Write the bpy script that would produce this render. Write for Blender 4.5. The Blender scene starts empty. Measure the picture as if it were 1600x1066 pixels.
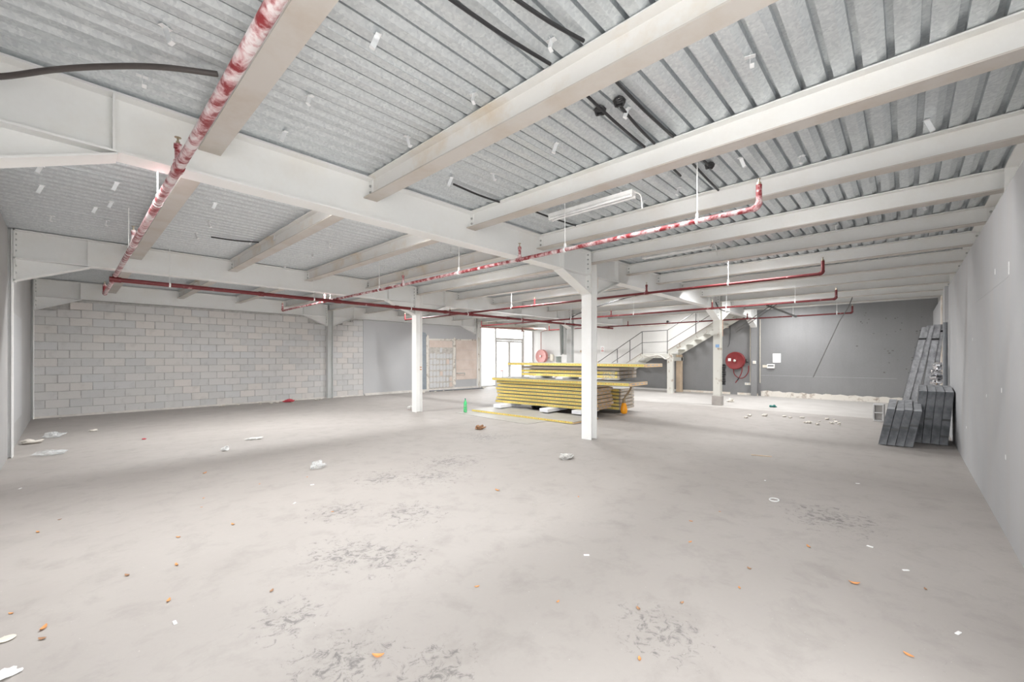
import bpy, bmesh, math, random
from mathutils import Vector, Matrix
random.seed(7)
scene = bpy.context.scene
COL = scene.collection
PI = math.pi
# ------------------------------------------------------------------ camera
cam_d = bpy.data.cameras.new('camera'); cam = bpy.data.objects.new('camera', cam_d); COL.objects.link(cam)
cam.location = (0, 0, 1.45)
cam.rotation_euler = (math.radians(90), 0, math.radians(43.2765 - 90))
cam_d.sensor_width = 36; cam_d.lens = 36 * 653.5 / 1600
cam_d.shift_y = 25.33 / 1600
cam_d.clip_start = 0.05; cam_d.clip_end = 300
scene.camera = cam
# ------------------------------------------------------------------ sky and exposure
world = bpy.data.worlds.new('overcast_sky'); scene.world = world; world.use_nodes = True
bg = world.node_tree.nodes['Background']
bg.inputs[0].default_value = (0.97, 0.985, 1.0, 1); bg.inputs[1].default_value = 5.0
vs = scene.view_settings
vs.view_transform = 'Standard'; vs.look = 'None'; vs.gamma = 1; vs.use_curve_mapping = False
vs.exposure = 0.42
scene.cycles.max_bounces = 8; scene.cycles.diffuse_bounces = 5; scene.cycles.glossy_bounces = 3
scene.cycles.transparent_max_bounces = 8

# ------------------------------------------------------------------ dimensions (metres; x = along girders, y = along joists)
UL, UF = -0.57, 17.6            # left wall and far wall faces
VR, VB = -0.59, 14.95           # right wall and block wall faces
V0, V1, V2, V3 = -0.80, 4.10, 9.45, 14.90     # girder lines
UC, UC2 = 6.36, 13.33           # column lines
ZG, ZJ, ZT = 2.88, 3.10, 3.31   # girder underside, joist underside, deck underside

# ------------------------------------------------------------------ materials
MATS = {}
def nt(name):
    m = bpy.data.materials.new(name); m.use_nodes = True
    t = m.node_tree; b = t.nodes['Principled BSDF']
    MATS[name] = m
    return m, t, b
def N(t, typ, **kw):
    n = t.nodes.new(typ)
    for k, v in kw.items():
        if k.startswith('i_'): n.inputs[k[2:].replace('_', ' ')].default_value = v
        else: setattr(n, k, v)
    return n
def ramp(t, src, stops):
    r = t.nodes.new('ShaderNodeValToRGB'); e = r.color_ramp.elements
    e[0].position, e[0].color = stops[0][0], (*stops[0][1], 1)
    e[1].position, e[1].color = stops[-1][0], (*stops[-1][1], 1)
    for p, c in stops[1:-1]:
        x = e.new(p); x.color = (*c, 1)
    t.links.new(src, r.inputs[0]); return r
def mix(t, fac, a, b, mode='MIX'):
    n = t.nodes.new('ShaderNodeMix'); n.data_type = 'RGBA'; n.blend_type = mode
    for s, v in ((n.inputs[0], fac), (n.inputs[6], a), (n.inputs[7], b)):
        if hasattr(v, 'is_output') or isinstance(v, bpy.types.NodeSocket): t.links.new(v, s)
        elif isinstance(v, (int, float)): s.default_value = v
        else: s.default_value = (*v, 1)
    return n.outputs[2]
def coords(t, scale=(1, 1, 1), kind='Object', rot=(0, 0, 0)):
    c = t.nodes.new('ShaderNodeTexCoord'); m = t.nodes.new('ShaderNodeMapping')
    m.inputs['Scale'].default_value = scale; m.inputs['Rotation'].default_value = rot
    t.links.new(c.outputs[kind], m.inputs['Vector']); return m.outputs[0]
def noise(t, vec, scale, detail=4, rough=.55, dist=0):
    n = t.nodes.new('ShaderNodeTexNoise'); n.inputs['Scale'].default_value = scale
    n.inputs['Detail'].default_value = detail; n.inputs['Roughness'].default_value = rough
    n.inputs['Distortion'].default_value = dist
    t.links.new(vec, n.inputs['Vector']); return n.outputs['Fac']
def math_(t, op, a, b=None, clamp=False):
    n = t.nodes.new('ShaderNodeMath'); n.operation = op; n.use_clamp = clamp
    for i, v in enumerate((a, b)):
        if v is None: continue
        if isinstance(v, (int, float)): n.inputs[i].default_value = v
        else: t.links.new(v, n.inputs[i])
    return n.outputs[0]
def bump(t, b, h, strength, dist=.01):
    n = t.nodes.new('ShaderNodeBump'); n.inputs['Strength'].default_value = strength
    n.inputs['Distance'].default_value = dist
    t.links.new(h, n.inputs['Height']); t.links.new(n.outputs[0], b.inputs['Normal'])
def plain(name, col, rough=.6, metal=0, vary=.12, nscale=6, spec=None):
    m, t, b = nt(name)
    v = coords(t)
    f = noise(t, v, nscale, 5)
    lo = tuple(max(0, c * (1 - vary)) for c in col); hi = tuple(min(1, c * (1 + vary)) for c in col)
    r = ramp(t, f, [(.3, lo), (.7, hi)])
    t.links.new(r.outputs[0], b.inputs['Base Color'])
    b.inputs['Roughness'].default_value = rough; b.inputs['Metallic'].default_value = metal
    if spec is not None: b.inputs['Specular IOR Level'].default_value = spec
    return m
def two(name, a, bcol, nscale, lo, hi, rough=.6, metal=0, scale=(1, 1, 1), detail=5, dist=0, bmp=0):
    m, t, b = nt(name)
    v = coords(t, scale)
    f = noise(t, v, nscale, detail, .6, dist)
    r = ramp(t, f, [(lo, a), (hi, bcol)])
    t.links.new(r.outputs[0], b.inputs['Base Color'])
    b.inputs['Roughness'].default_value = rough; b.inputs['Metallic'].default_value = metal
    if bmp: bump(t, b, f, bmp)
    return m

# painted steel: off-white, with tan dust in places
def steel_paint(name, base, dust, lo, hi):
    m, t, b = nt(name)
    v = coords(t)
    f = noise(t, v, 1.6, 6, .65); g = noise(t, v, 30, 3)
    d = ramp(t, f, [(lo, (0, 0, 0)), (hi, (1, 1, 1))])
    c = mix(t, d.outputs[0], base, dust)
    c2 = mix(t, math_(t, 'MULTIPLY', g, .10), c, (.55, .53, .50))
    t.links.new(c2, b.inputs['Base Color'])
    b.inputs['Roughness'].default_value = .42
    return m
steel_paint('steel_white', (.90, .90, .885), (.86, .84, .80), .48, .75)
steel_paint('steel_dusty', (.84, .825, .80), (.74, .64, .52), .50, .74)
steel_paint('steel_flange_dirt_shade', (.60, .56, .52), (.50, .42, .34), .45, .75)  # dirty tan paint, darkened further for the shade under the joists
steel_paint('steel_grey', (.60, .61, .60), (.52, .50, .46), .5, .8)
two('steel_worn', (.66, .65, .60), (.30, .20, .13), 7, .60, .72, .6, scale=(1, 1, .6))
plain('bolt_steel', (.50, .50, .49), .4, .6)
plain('rust_brown', (.24, .14, .09), .8)
plain('rust_orange', (.62, .33, .17), .7)
# galvanised deck
def deck_mat():
    m, t, b = nt('galvanised_deck')
    v = coords(t)
    vo = t.nodes.new('ShaderNodeTexVoronoi'); vo.inputs['Scale'].default_value = 60
    t.links.new(v, vo.inputs['Vector'])
    sp = ramp(t, vo.outputs['Color'], [(.1, (.60, .635, .66)), (.9, (.75, .785, .80))])
    f = noise(t, v, 1.3, 6, .62)
    rs = ramp(t, f, [(.66, (0, 0, 0)), (.80, (1, 1, 1))])
    c = mix(t, math_(t, 'MULTIPLY', rs.outputs[0], .45), sp.outputs[0], (.58, .46, .33))
    t.links.new(c, b.inputs['Base Color'])
    b.inputs['Metallic'].default_value = .55
    r = ramp(t, noise(t, v, 5, 4), [(.3, (.38, .38, .38)), (.7, (.52, .52, .52))])
    t.links.new(r.outputs[0], b.inputs['Roughness'])
    return m
deck_mat()
plain('galvanised_clip', (.86, .87, .88), .3, .4)
# concrete floor with dust, scuffs and dark foot-worn stains
def floor_mat():
    m, t, b = nt('dusty_concrete_floor')
    v = coords(t)
    big = noise(t, v, .35, 4, .5); mid = noise(t, v, 2.2, 6, .62); fine = noise(t, v, 28, 6, .7)
    base = ramp(t, big, [(.3, (.345, .315, .292)), (.7, (.415, .384, .36))])
    c = mix(t, math_(t, 'MULTIPLY', mid, .35), base.outputs[0], (.44, .412, .388))
    c = mix(t, math_(t, 'MULTIPLY', fine, .30), c, (.31, .285, .265))
    # scuffs: stretched noise
    vs_ = coords(t, (1.0, 3.2, 1), rot=(0, 0, .9))
    s = noise(t, vs_, 7, 7, .72, .6)
    sc = ramp(t, s, [(.63, (0, 0, 0)), (.70, (1, 1, 1))])
    zone = noise(t, v, .6, 3)
    zr = ramp(t, zone, [(.42, (0, 0, 0)), (.62, (1, 1, 1))])
    c = mix(t, math_(t, 'MULTIPLY', math_(t, 'MULTIPLY', sc.outputs[0], zr.outputs[0]), .6), c, (.27, .25, .235))
    dn = ramp(t, noise(t, v, 3.6, 9, .7, .3), [(.50, (0, 0, 0)), (.72, (1, 1, 1))])
    c = mix(t, math_(t, 'MULTIPLY', dn.outputs[0], .45), c, (.25, .228, .21))
    sp = ramp(t, noise(t, v, 34, 6, .72), [(.64, (0, 0, 0)), (.70, (1, 1, 1))])
    c = mix(t, math_(t, 'MULTIPLY', math_(t, 'MULTIPLY', sp.outputs[0], dn.outputs[0]), .6), c, (.16, .15, .14))
    # dark damp stains around a few worn spots
    tex = t.nodes.new('ShaderNodeTexCoord')
    tot = None
    for (sx, sy, rad) in ((2.2, 3.35, .55), (1.4, 3.0, .55), (2.15, .95, .42), (.9, 1.95, .45), (.85, 2.5, .35), (3.05, 4.2, .75),
                          (4.7, .5, .7), (1.6, 2.75, .5), (1.15, 1.6, .35), (8.0, 6.0, .6), (3.6, 4.6, .8), (2.6, 4.6, .6), (1.75, 3.9, .5), (5.2, 5.6, .8)):
        d = t.nodes.new('ShaderNodeVectorMath'); d.operation = 'DISTANCE'
        t.links.new(tex.outputs['Object'], d.inputs[0]); d.inputs[1].default_value = (sx, sy, 0)
        k = math_(t, 'SUBTRACT', 1, math_(t, 'DIVIDE', d.outputs['Value'], rad), clamp=True)
        tot = k if tot is None else math_(t, 'MAXIMUM', tot, k)
    blot = noise(t, v, 15, 9, .8, .8)
    st = math_(t, 'ADD', math_(t, 'MULTIPLY', tot, .17), blot)
    sr = ramp(t, st, [(.630, (0, 0, 0)), (.72, (1, 1, 1))])
    lim = ramp(t, tot, [(.0, (0, 0, 0)), (.25, (1, 1, 1))])
    c = mix(t, math_(t, 'MULTIPLY', math_(t, 'MULTIPLY', sr.outputs[0], lim.outputs[0]), .75), c, (.14, .135, .13))
    # pale and tan crumbs
    cr = ramp(t, noise(t, v, 55, 2, .5), [(.74, (0, 0, 0)), (.77, (1, 1, 1))])
    c = mix(t, math_(t, 'MULTIPLY', cr.outputs[0], .5), c, (.66, .64, .60))
    t.links.new(c, b.inputs['Base Color'])
    rr = ramp(t, mid, [(.3, (.52, .52, .52)), (.7, (.72, .72, .72))])
    t.links.new(rr.outputs[0], b.inputs['Roughness'])
    bump(t, b, math_(t, 'ADD', math_(t, 'MULTIPLY', fine, .5), mid), .12, .01)
floor_mat()
two('concrete_screed', (.44, .415, .39), (.52, .495, .47), 1.6, .3, .7, .7, bmp=.05)
# smooth concrete walls with vertical streaks
def wall_mat(name, a, c_, tan=(.50, .45, .41), streak=.35):
    m, t, b = nt(name)
    v = coords(t, (1.2, 1.2, .12)); v2 = coords(t)
    f = noise(t, v, 3.2, 6, .6); g = noise(t, v2, .7, 4); h = noise(t, v2, 22, 5)
    r = ramp(t, g, [(.3, a), (.7, c_)])
    k = ramp(t, f, [(.48, (0, 0, 0)), (.75, (1, 1, 1))])
    c = mix(t, math_(t, 'MULTIPLY', k.outputs[0], streak), r.outputs[0], tan)
    c = mix(t, math_(t, 'MULTIPLY', h, .18), c, (.40, .40, .41))
    t.links.new(c, b.inputs['Base Color']); b.inputs['Roughness'].default_value = .75
    bump(t, b, h, .06, .01)
wall_mat('wall_concrete', (.42, .425, .435), (.49, .49, .495), (.47, .44, .42), .6)
wall_mat('wall_left_concrete', (.42, .42, .42), (.49, .485, .48), (.44, .41, .385), .5)
wall_mat('wall_render', (.48, .485, .495), (.53, .53, .535), (.50, .49, .48), .2)
wall_mat('wall_grey_paint', (.205, .205, .207), (.245, .244, .245), (.19, .186, .183), .35)
wall_mat('wall_white_paint', (.70, .685, .665), (.76, .745, .725), (.66, .63, .59), .3)
wall_mat('wall_cream', (.66, .63, .56), (.72, .69, .62), (.55, .50, .42), .4)
plain('blue_grey_paint', (.30, .335, .37), .6)
two('bare_plaster', (.66, .56, .46), (.80, .76, .70), 5, .35, .6, .85, bmp=.3)
two('rough_plaster', (.78, .74, .68), (.40, .33, .27), 6, .52, .68, .9, bmp=.4)
two('pink_plaster', (.66, .55, .48), (.74, .64, .58), 3, .35, .65, .85, bmp=.1)
two('adhesive_bed', (.46, .43, .39), (.62, .59, .55), 8, .35, .65, .9, bmp=.3)
two('mortar_patch', (.60, .60, .60), (.68, .68, .68), 12, .3, .7, .85, bmp=.25)
# concrete blocks, each its own shade
def block_mat():
    m, t, b = nt('concrete_block')
    oi = t.nodes.new('ShaderNodeObjectInfo')
    v = coords(t)
    r = ramp(t, oi.outputs['Random'], [(0, (.55, .55, .55)), (.3, (.61, .60, .585)), (.55, (.66, .625, .595)), (.8, (.59, .595, .60)), (1, (.69, .645, .61))])
    off = t.nodes.new('ShaderNodeVectorMath'); off.operation = 'ADD'
    sc = t.nodes.new('ShaderNodeVectorMath'); sc.operation = 'SCALE'; sc.inputs['Scale'].default_value = 1
    t.links.new(v, off.inputs[0])
    cb = t.nodes.new('ShaderNodeCombineXYZ'); k = math_(t, 'MULTIPLY', oi.outputs['Random'], 40)
    t.links.new(k, cb.inputs[0]); t.links.new(cb.outputs[0], off.inputs[1])
    f = noise(t, off.outputs[0], 45, 5, .7); g = noise(t, off.outputs[0], 5, 4)
    c = mix(t, math_(t, 'MULTIPLY', f, .35), r.outputs[0], (.52, .50, .48))
    gd = ramp(t, g, [(.55, (0, 0, 0)), (.8, (1, 1, 1))])
    c = mix(t, math_(t, 'MULTIPLY', gd.outputs[0], .3), c, (.26, .25, .24))
    t.links.new(c, b.inputs['Base Color']); b.inputs['Roughness'].default_value = .95
    bump(t, b, f, .35, .01)
block_mat()
two('mortar_joint', (.36, .35, .34), (.52, .505, .49), 9, .35, .65, .95, bmp=.3)
# pipe paint: red under white overspray
def pipe_mat(name, lo, hi, red=(.25, .022, .028)):
    m, t, b = nt(name)
    v = coords(t, (1, 1, 1)); f = noise(t, v, 11, 6, .65, .5); g = noise(t, v, 1.2, 2)
    h = math_(t, 'ADD', math_(t, 'MULTIPLY', f, .75), math_(t, 'MULTIPLY', g, .25))
    r = ramp(t, h, [(lo, red), ((lo + hi) / 2, (.56, .33, .34)), (hi, (.74, .66, .66))])
    t.links.new(r.outputs[0], b.inputs['Base Color']); b.inputs['Roughness'].default_value = .45
pipe_mat('pipe_whitewashed', .43, .57)
pipe_mat('pipe_half_washed', .455, .60)
pipe_mat('pipe_red', .60, .76, (.155, .017, .02))
plain('pipe_dull', (.40, .21, .18), .6)
plain('hose_red', (.21, .018, .02), .45)
plain('hose_faded', (.62, .30, .28), .5)
plain('chrome', (.62, .60, .56), .25, .9)
plain('brass', (.45, .38, .28), .35, .8)
plain('black_plastic', (.025, .025, .027), .45)
plain('dark_conduit', (.10, .085, .08), .35)
plain('white_plastic', (.82, .81, .79), .4)
plain('white_enamel', (.88, .88, .87), .3)
plain('ivory_plastic', (.74, .68, .58), .5)
plain('tube_glass', (.90, .90, .90), .2)
_m, _t, _b = nt('tube_lit_fill'); _b.inputs['Base Color'].default_value = (.9, .9, .9, 1); _b.inputs['Emission Color'].default_value = (1, .985, .96, 1); _b.inputs['Emission Strength'].default_value = 1.5  # glowing tubes, only in the added fill battens
plain('paper_white', (.84, .84, .83), .7, vary=.04)
plain('print_grey', (.45, .45, .46), .7)
plain('print_red', (.62, .16, .15), .7)
plain('print_blue', (.24, .40, .66), .7)
plain('aluminium_frame', (.62, .61, .59), .45, .2)
two('black_steel', (.035, .038, .043), (.17, .175, .185), 5, .34, .70, .42, .35)
two('grey_steel_weathered', (.27, .275, .29), (.52, .53, .55), 9, .36, .66, .5, .3)
plain('black_tape', (.008, .008, .008), .35)
plain('foil', (.80, .80, .82), .12, 1)
plain('grey_pipe', (.20, .21, .225), .5)
two('sheet_grey', (.37, .355, .33), (.45, .435, .41), 3, .3, .7, .5, .2)
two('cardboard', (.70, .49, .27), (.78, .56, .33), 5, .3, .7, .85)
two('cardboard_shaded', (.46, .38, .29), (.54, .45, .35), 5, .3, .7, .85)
plain('foam_white', (.86, .87, .90), .6, vary=.03)
plain('rib_grey', (.44, .445, .45), .5)
plain('orange_plastic', (.90, .36, .01), .4, vary=.05)
plain('brown_strap', (.34, .26, .16), .8)
plain('timber', (.62, .49, .36), .75, nscale=3)
plain('dark_rail', (.14, .135, .13), .5, .2)
plain('leaf_orange', (.66, .30, .11), .8, vary=.25)
plain('leaf_brown', (.36, .20, .11), .8, vary=.25)
plain('teal_cloth', (.02, .16, .14), .9)
plain('red_scrap', (.50, .06, .08), .6)
plain('stone_pale', (.66, .62, .56), .9)
plain('duct_green', (.36, .40, .38), .6)
plain('dust_heap', (.60, .57, .53), .95)
plain('ground_outside', (.55, .54, .52), .9)
def tape_mat():
    m, t, b = nt('yellow_tape')
    c = t.nodes.new('ShaderNodeTexCoord'); s = t.nodes.new('ShaderNodeSeparateXYZ'); t.links.new(c.outputs['Object'], s.inputs[0])
    y = math_(t, 'MULTIPLY', s.outputs['Y'], 1 / .19)
    fr = math_(t, 'FRACT', y)
    def band(a, bb, src):
        return math_(t, 'MULTIPLY', math_(t, 'GREATER_THAN', src, a), math_(t, 'LESS_THAN', src, bb))
    zc = s.outputs['Z']
    dot = math_(t, 'MULTIPLY', band(.08, .17, fr), band(-.008, .010, zc))
    dash = math_(t, 'MULTIPLY', band(.62, .82, fr), band(-.004, .006, zc))
    grn = math_(t, 'MULTIPLY', band(.24, .56, fr), band(-.014, .012, zc))
    col = mix(t, math_(t, 'MULTIPLY', grn, .45), (.84, .68, .20), (.56, .52, .16))
    col = mix(t, dot, col, (.62, .10, .03)); col = mix(t, math_(t, 'MULTIPLY', dash, .8), col, (.66, .22, .05))
    t.links.new(col, b.inputs['Base Color']); b.inputs['Roughness'].default_value = .4
tape_mat()
def glassy(name, tint=(1, 1, 1), amt=.08, rough=.02):
    m, t, b = nt(name); t.nodes.remove(b)
    out = t.nodes['Material Output']
    tr = t.nodes.new('ShaderNodeBsdfTransparent'); tr.inputs[0].default_value = (*tint, 1)
    gl = t.nodes.new('ShaderNodeBsdfGlossy'); gl.inputs['Roughness'].default_value = rough
    fr = t.nodes.new('ShaderNodeLayerWeight'); fr.inputs[0].default_value = .12
    mx = t.nodes.new('ShaderNodeMixShader')
    f = math_(t, 'ADD', fr.outputs[0], amt, True)
    t.links.new(f, mx.inputs[0]); t.links.new(tr.outputs[0], mx.inputs[1]); t.links.new(gl.outputs[0], mx.inputs[2])
    t.links.new(mx.outputs[0], out.inputs[0])
glassy('window_glass', (.97, .98, .98), .0)
def film(name, col, alpha, rough=.25):
    m, t, b = nt(name)
    v = coords(t); f = noise(t, v, 9, 4)
    r = ramp(t, f, [(.35, (alpha * .6,) * 3), (.65, (min(1, alpha * 1.4),) * 3)])
    t.links.new(r.outputs[0], b.inputs['Alpha']); b.inputs['Base Color'].default_value = (*col, 1)
    b.inputs['Roughness'].default_value = rough
film('clear_film', (.80, .83, .83), .28)
film('bag_white', (.72, .71, .68), .7)
film('bottle_green', (.05, .62, .20), .62, .12)

# ------------------------------------------------------------------ mesh helpers
class B:
    def __init__(s): s.v = []; s.f = []; s.smooth = False
    def add(s, vs, fs):
        o = len(s.v); s.v += [tuple(p) for p in vs]; s.f += [tuple(i + o for i in f) for f in fs]; return s
    def box(s, x0, x1, y0, y1, z0, z1, M=None):
        p = [Vector((x, y, z)) for z in (z0, z1) for y in (y0, y1) for x in (x0, x1)]
        if M is not None: p = [M @ q for q in p]
        return s.add(p, [(0, 2, 3, 1), (4, 5, 7, 6), (0, 1, 5, 4), (2, 6, 7, 3), (0, 4, 6, 2), (1, 3, 7, 5)])
    def cbox(s, x0, x1, y0, y1, z0, z1, c=.006, M=None):
        """box with chamfered edges"""
        bm = bmesh.new(); bmesh.ops.create_cube(bm, size=1)
        for q in bm.verts: q.co = Vector((x0 + (q.co.x + .5) * (x1 - x0), y0 + (q.co.y + .5) * (y1 - y0), z0 + (q.co.z + .5) * (z1 - z0)))
        bmesh.ops.bevel(bm, geom=bm.edges[:], offset=c, segments=1, affect='EDGES')
        bm.verts.index_update()
        vs = [q.co.copy() for q in bm.verts]
        if M is not None: vs = [M @ q for q in vs]
        fs = [tuple(q.index for q in f.verts) for f in bm.faces]; bm.free()
        return s.add(vs, fs)
    def prism(s, poly, axis, a, b):
        """extrude a 2-D polygon along axis: 'x' -> (y,z), 'y' -> (x,z), 'z' -> (x,y)"""
        def P(q, t): return {'x': (t, q[0], q[1]), 'y': (q[0], t, q[1]), 'z': (q[0], q[1], t)}[axis]
        n = len(poly)
        vs = [P(q, a) for q in poly] + [P(q, b) for q in poly]
        fs = [tuple(range(n - 1, -1, -1)), tuple(range(n, 2 * n))] + [(i, (i + 1) % n, n + (i + 1) % n, n + i) for i in range(n)]
        return s.add(vs, fs)
    def tube(s, pts, r, n=10, cap=True):
        pts = [Vector(p) for p in pts]; rs = r if isinstance(r, (list, tuple)) else [r] * len(pts)
        t0 = (pts[1] - pts[0]).normalized()
        up = Vector((0, 0, 1)) if abs(t0.z) < .9 else Vector((1, 0, 0))
        nrm = t0.cross(up).normalized()
        rings = []
        for i, p in enumerate(pts):
            a = pts[max(0, i - 1)]; b = pts[min(len(pts) - 1, i + 1)]
            t = (b - a).normalized()
            nrm = (nrm - t * nrm.dot(t)).normalized(); bn = t.cross(nrm)
            rings.append([p + (nrm * math.cos(2 * PI * k / n) + bn * math.sin(2 * PI * k / n)) * rs[i] for k in range(n)])
        vs = [q for rg in rings for q in rg]
        fs = [(i * n + k, i * n + (k + 1) % n, (i + 1) * n + (k + 1) % n, (i + 1) * n + k) for i in range(len(pts) - 1) for k in range(n)]
        if cap: fs += [tuple(range(n - 1, -1, -1)), tuple((len(pts) - 1) * n + k for k in range(n))]
        return s.add(vs, fs)
    def lathe(s, prof, n=20, M=None):
        vs = []; fs = []
        for r, z in prof: vs += [Vector((r * math.cos(2 * PI * k / n), r * math.sin(2 * PI * k / n), z)) for k in range(n)]
        for i in range(len(prof) - 1):
            fs += [(i * n + k, i * n + (k + 1) % n, (i + 1) * n + (k + 1) % n, (i + 1) * n + k) for k in range(n)]
        fs += [tuple(range(n - 1, -1, -1)), tuple((len(prof) - 1) * n + k for k in range(n))]
        if M is not None: vs = [M @ q for q in vs]
        return s.add(vs, fs)
    def mesh(s, name, mat, smooth=False):
        me = bpy.data.meshes.new(name); me.from_pydata([tuple(q) for q in s.v], [], s.f); me.validate()
        bm = bmesh.new(); bm.from_mesh(me); bmesh.ops.recalc_face_normals(bm, faces=bm.faces[:]); bm.to_mesh(me); bm.free()
        if smooth:
            me.polygons.foreach_set('use_smooth', [True] * len(me.polygons))
            try: me.set_sharp_from_angle(angle=math.radians(40))
            except Exception: pass
        me.materials.append(MATS[mat]); me.update(); return me
def link(name, me, parent=None, loc=(0, 0, 0), rot=(0, 0, 0)):
    o = bpy.data.objects.new(name, me); COL.objects.link(o)
    o.parent = parent; o.location = loc; o.rotation_euler = rot; return o
def part(name, b, mat, parent=None, loc=(0, 0, 0), rot=(0, 0, 0), smooth=False, label=None):
    o = link(name, b.mesh(name, mat, smooth), parent, loc, rot)
    if label: o['label'] = label
    return o
def tag(o, label, cat, group=None):
    o['label'] = label; o['category'] = cat
    if group: o['group'] = group
    return o
def thing(name, label, cat, loc=(0, 0, 0), rot=(0, 0, 0), group=None):
    o = bpy.data.objects.new(name, None); COL.objects.link(o); o.empty_display_size = .1
    o.location = loc; o.rotation_euler = rot
    return tag(o, label, cat, group)
def solid(name, b, mat, label, cat, loc=(0, 0, 0), rot=(0, 0, 0), group=None, smooth=False):
    return tag(part(name, b, mat, None, loc, rot, smooth), label, cat, group)
def struct(name, b, mat, parent=None, loc=(0, 0, 0)):
    o = part(name, b, mat, parent, loc)
    if parent is None: o['kind'] = 'structure'
    return o
def sroot(name, loc=(0, 0, 0)):
    o = bpy.data.objects.new(name, None); COL.objects.link(o); o.location = loc; o['kind'] = 'structure'; return o
ORD = ['first', 'second', 'third', 'fourth', 'fifth', 'sixth', 'seventh', 'eighth', 'ninth', 'tenth', 'eleventh', 'twelfth', 'thirteenth', 'fourteenth', 'fifteenth']

# ================================================================== SETTING
struct('floor', B().box(UL - .5, UF + .4, -1.4, VB + .4, -.2, 0), 'dusty_concrete_floor')
# screed strip along the far wall, slightly proud of the main slab
struct('floor_screed', B().prism([(13.05, 0), (13.17, .018), (UF, .018), (UF, 0)], 'y', VR, 12.6), 'concrete_screed')
struct('ground_outside', B().box(-60, 60, -60, 60, -.4, -.2), 'ground_outside')

# ceiling: steel deck, one sheet of six ribs at a time
ceiling = sroot('ceiling', (0, 0, ZT))
PITCH = .15
def deck_sheet(nr):
    prof = []
    for k in range(nr):
        y = k * PITCH
        prof += [(y, 0), (y + .068, 0), (y + .069, .060), (y + .105, .060), (y + .108, .022)]
    prof += [(nr * PITCH + .004, 0)]
    b = B(); L0, L1 = UL - .35, UF + .25
    xs = [L0, L1]
    vs = [(x, y, z) for x in xs for (y, z) in prof] + [(x, y, z + .006) for x in xs for (y, z) in prof]
    n = len(prof); fs = []
    for i in range(n - 1):
        fs.append((i, i + 1, n + i + 1, n + i)); fs.append((2 * n + i, 2 * n + i + 1, 3 * n + i + 1, 3 * n + i))
    fs += [(0, n, 3 * n, 2 * n), (n - 1, 2 * n - 1, 4 * n - 1, 3 * n - 1)]
    return b.add(vs, fs).mesh('deck_sheet', 'galvanised_deck')
ds = deck_sheet(6)
y = V0 - .42; i = 0
while y < VB + .3:
    link('deck_sheet', ds, ceiling, (0, y, (i % 2) * .0015)); y += 6 * PITCH; i += 1
part('concrete_topping', B().box(UL - .5, UF + .4, V0 - .6, VB + .5, .072, .2), 'dust_heap', ceiling)

# right wall (low partition in front of the edge girder) with an unseen opening added behind the camera for daylight
wr = sroot('wall_right')
part('wall_panel', B().box(2.3, UF, VR - .10, VR, 0, 2.81), 'wall_concrete', wr)
for x, z, w, h in ((5.05, 2.10, .022, .10), (5.75, 2.20, .012, .05), (5.40, 1.15, .015, .04), (6.3, 1.05, .012, .03), (7.5, 1.65, .012, .035), (5.2, .62, .014, .04), (8.2, .5, .02, .03)):
    part('filler_patch', B().cbox(x, x + w, VR - .002, VR + .003, z, z + h, .001), 'paper_white', wr)
part('joint_groove', B().box(5.0, 7.4, VR - .001, VR + .0015, 2.085, 2.089), 'print_grey', wr)
part('pilaster', B().box(11.5, 11.95, VR - .02, VR + .05, 0, 2.81), 'wall_concrete', wr)
part('edge_strip', B().box(13.2, 13.5, VR - .02, VR + .02, 0, 2.81), 'bare_plaster', wr)
struct('wall_edge', B().box(2.3, UF + .3, V0 - .42, V0 - .32, 0, 3.4), 'wall_concrete')

# left wall
wl = sroot('wall_left')
part('wall_panel', B().box(UL - .12, UL - .02, 7.0, V2 - .12, 0, 3.30), 'wall_left_concrete', wl)
part('wall_panel', B().box(UL - .12, UL - .02, V2 + .12, VB + .1, 0, 3.30), 'wall_left_concrete', wl)
part('backing', B().box(UL - .30, UL - .26, 7.0, VB + .1, 0, 3.30), 'wall_left_concrete', wl)
part('skim_patch', B().box(UL - .03, UL - .012, V2 + .35, V2 + 2.4, .4, 2.15), 'wall_render', wl)
# opening added out of view behind the camera for daylight: head and jamb only
part('wall_panel', B().box(UL - .30, UL - .02, 1.9, 7.0, 0, 3.36), 'wall_left_concrete', wl)
part('added_opening_head', B().box(UL - .30, UL - .02, -1.2, 1.9, 2.6, 3.36), 'wall_left_concrete', wl)
part('jamb', B().box(UL - .32, UL, 1.84, 1.9, 0, 2.6), 'aluminium_frame', wl)

# far wall: grey below the stair line, white above
wf = sroot('wall_far')
part('wall_panel', B().box(UF, UF + .2, V0 - .4, VB + .3, 0, 3.4), 'wall_white_paint', wf)
# grey paint area: thin coat, its upper edge climbs behind the stair
part('grey_coat', B().prism([(VR - .1, 0), (13.2, 0), (10.9, 0), (8.0, 1.45), (6.95, 1.50), (4.35, 3.05), (4.2, 3.20), (VR - .1, 3.20)], 'x', UF - .006, UF + .01), 'wall_grey_paint', wf)
part('groove', B().box(UF - .0075, UF, .2, 3.9, .78, .786), 'print_grey', wf)
for y0, y1, h in ((4.95, 7.05, .10), (4.0, 4.7, .10)):
    part('bare_strip', B().box(UF - .012, UF + .01, y0, y1, .018, h), 'bare_plaster', wf)
prof = []
for k in range(41):
    yy = .05 + 3.85 * k / 40; prof.append((yy, .19 + .015 * math.sin(k * 1.7) + .012 * random.random() + (.02 if k > 33 else 0)))
part('rough_plinth', B().prism([(.05, .018)] + [p for p in prof] + [(3.9, .018)], 'x', UF - .03, UF + .01), 'rough_plaster', wf)
part('white_skirting', B().box(UF - .014, UF + .01, 6.9, 12.5, .018, .10), 'wall_white_paint', wf)
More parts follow.
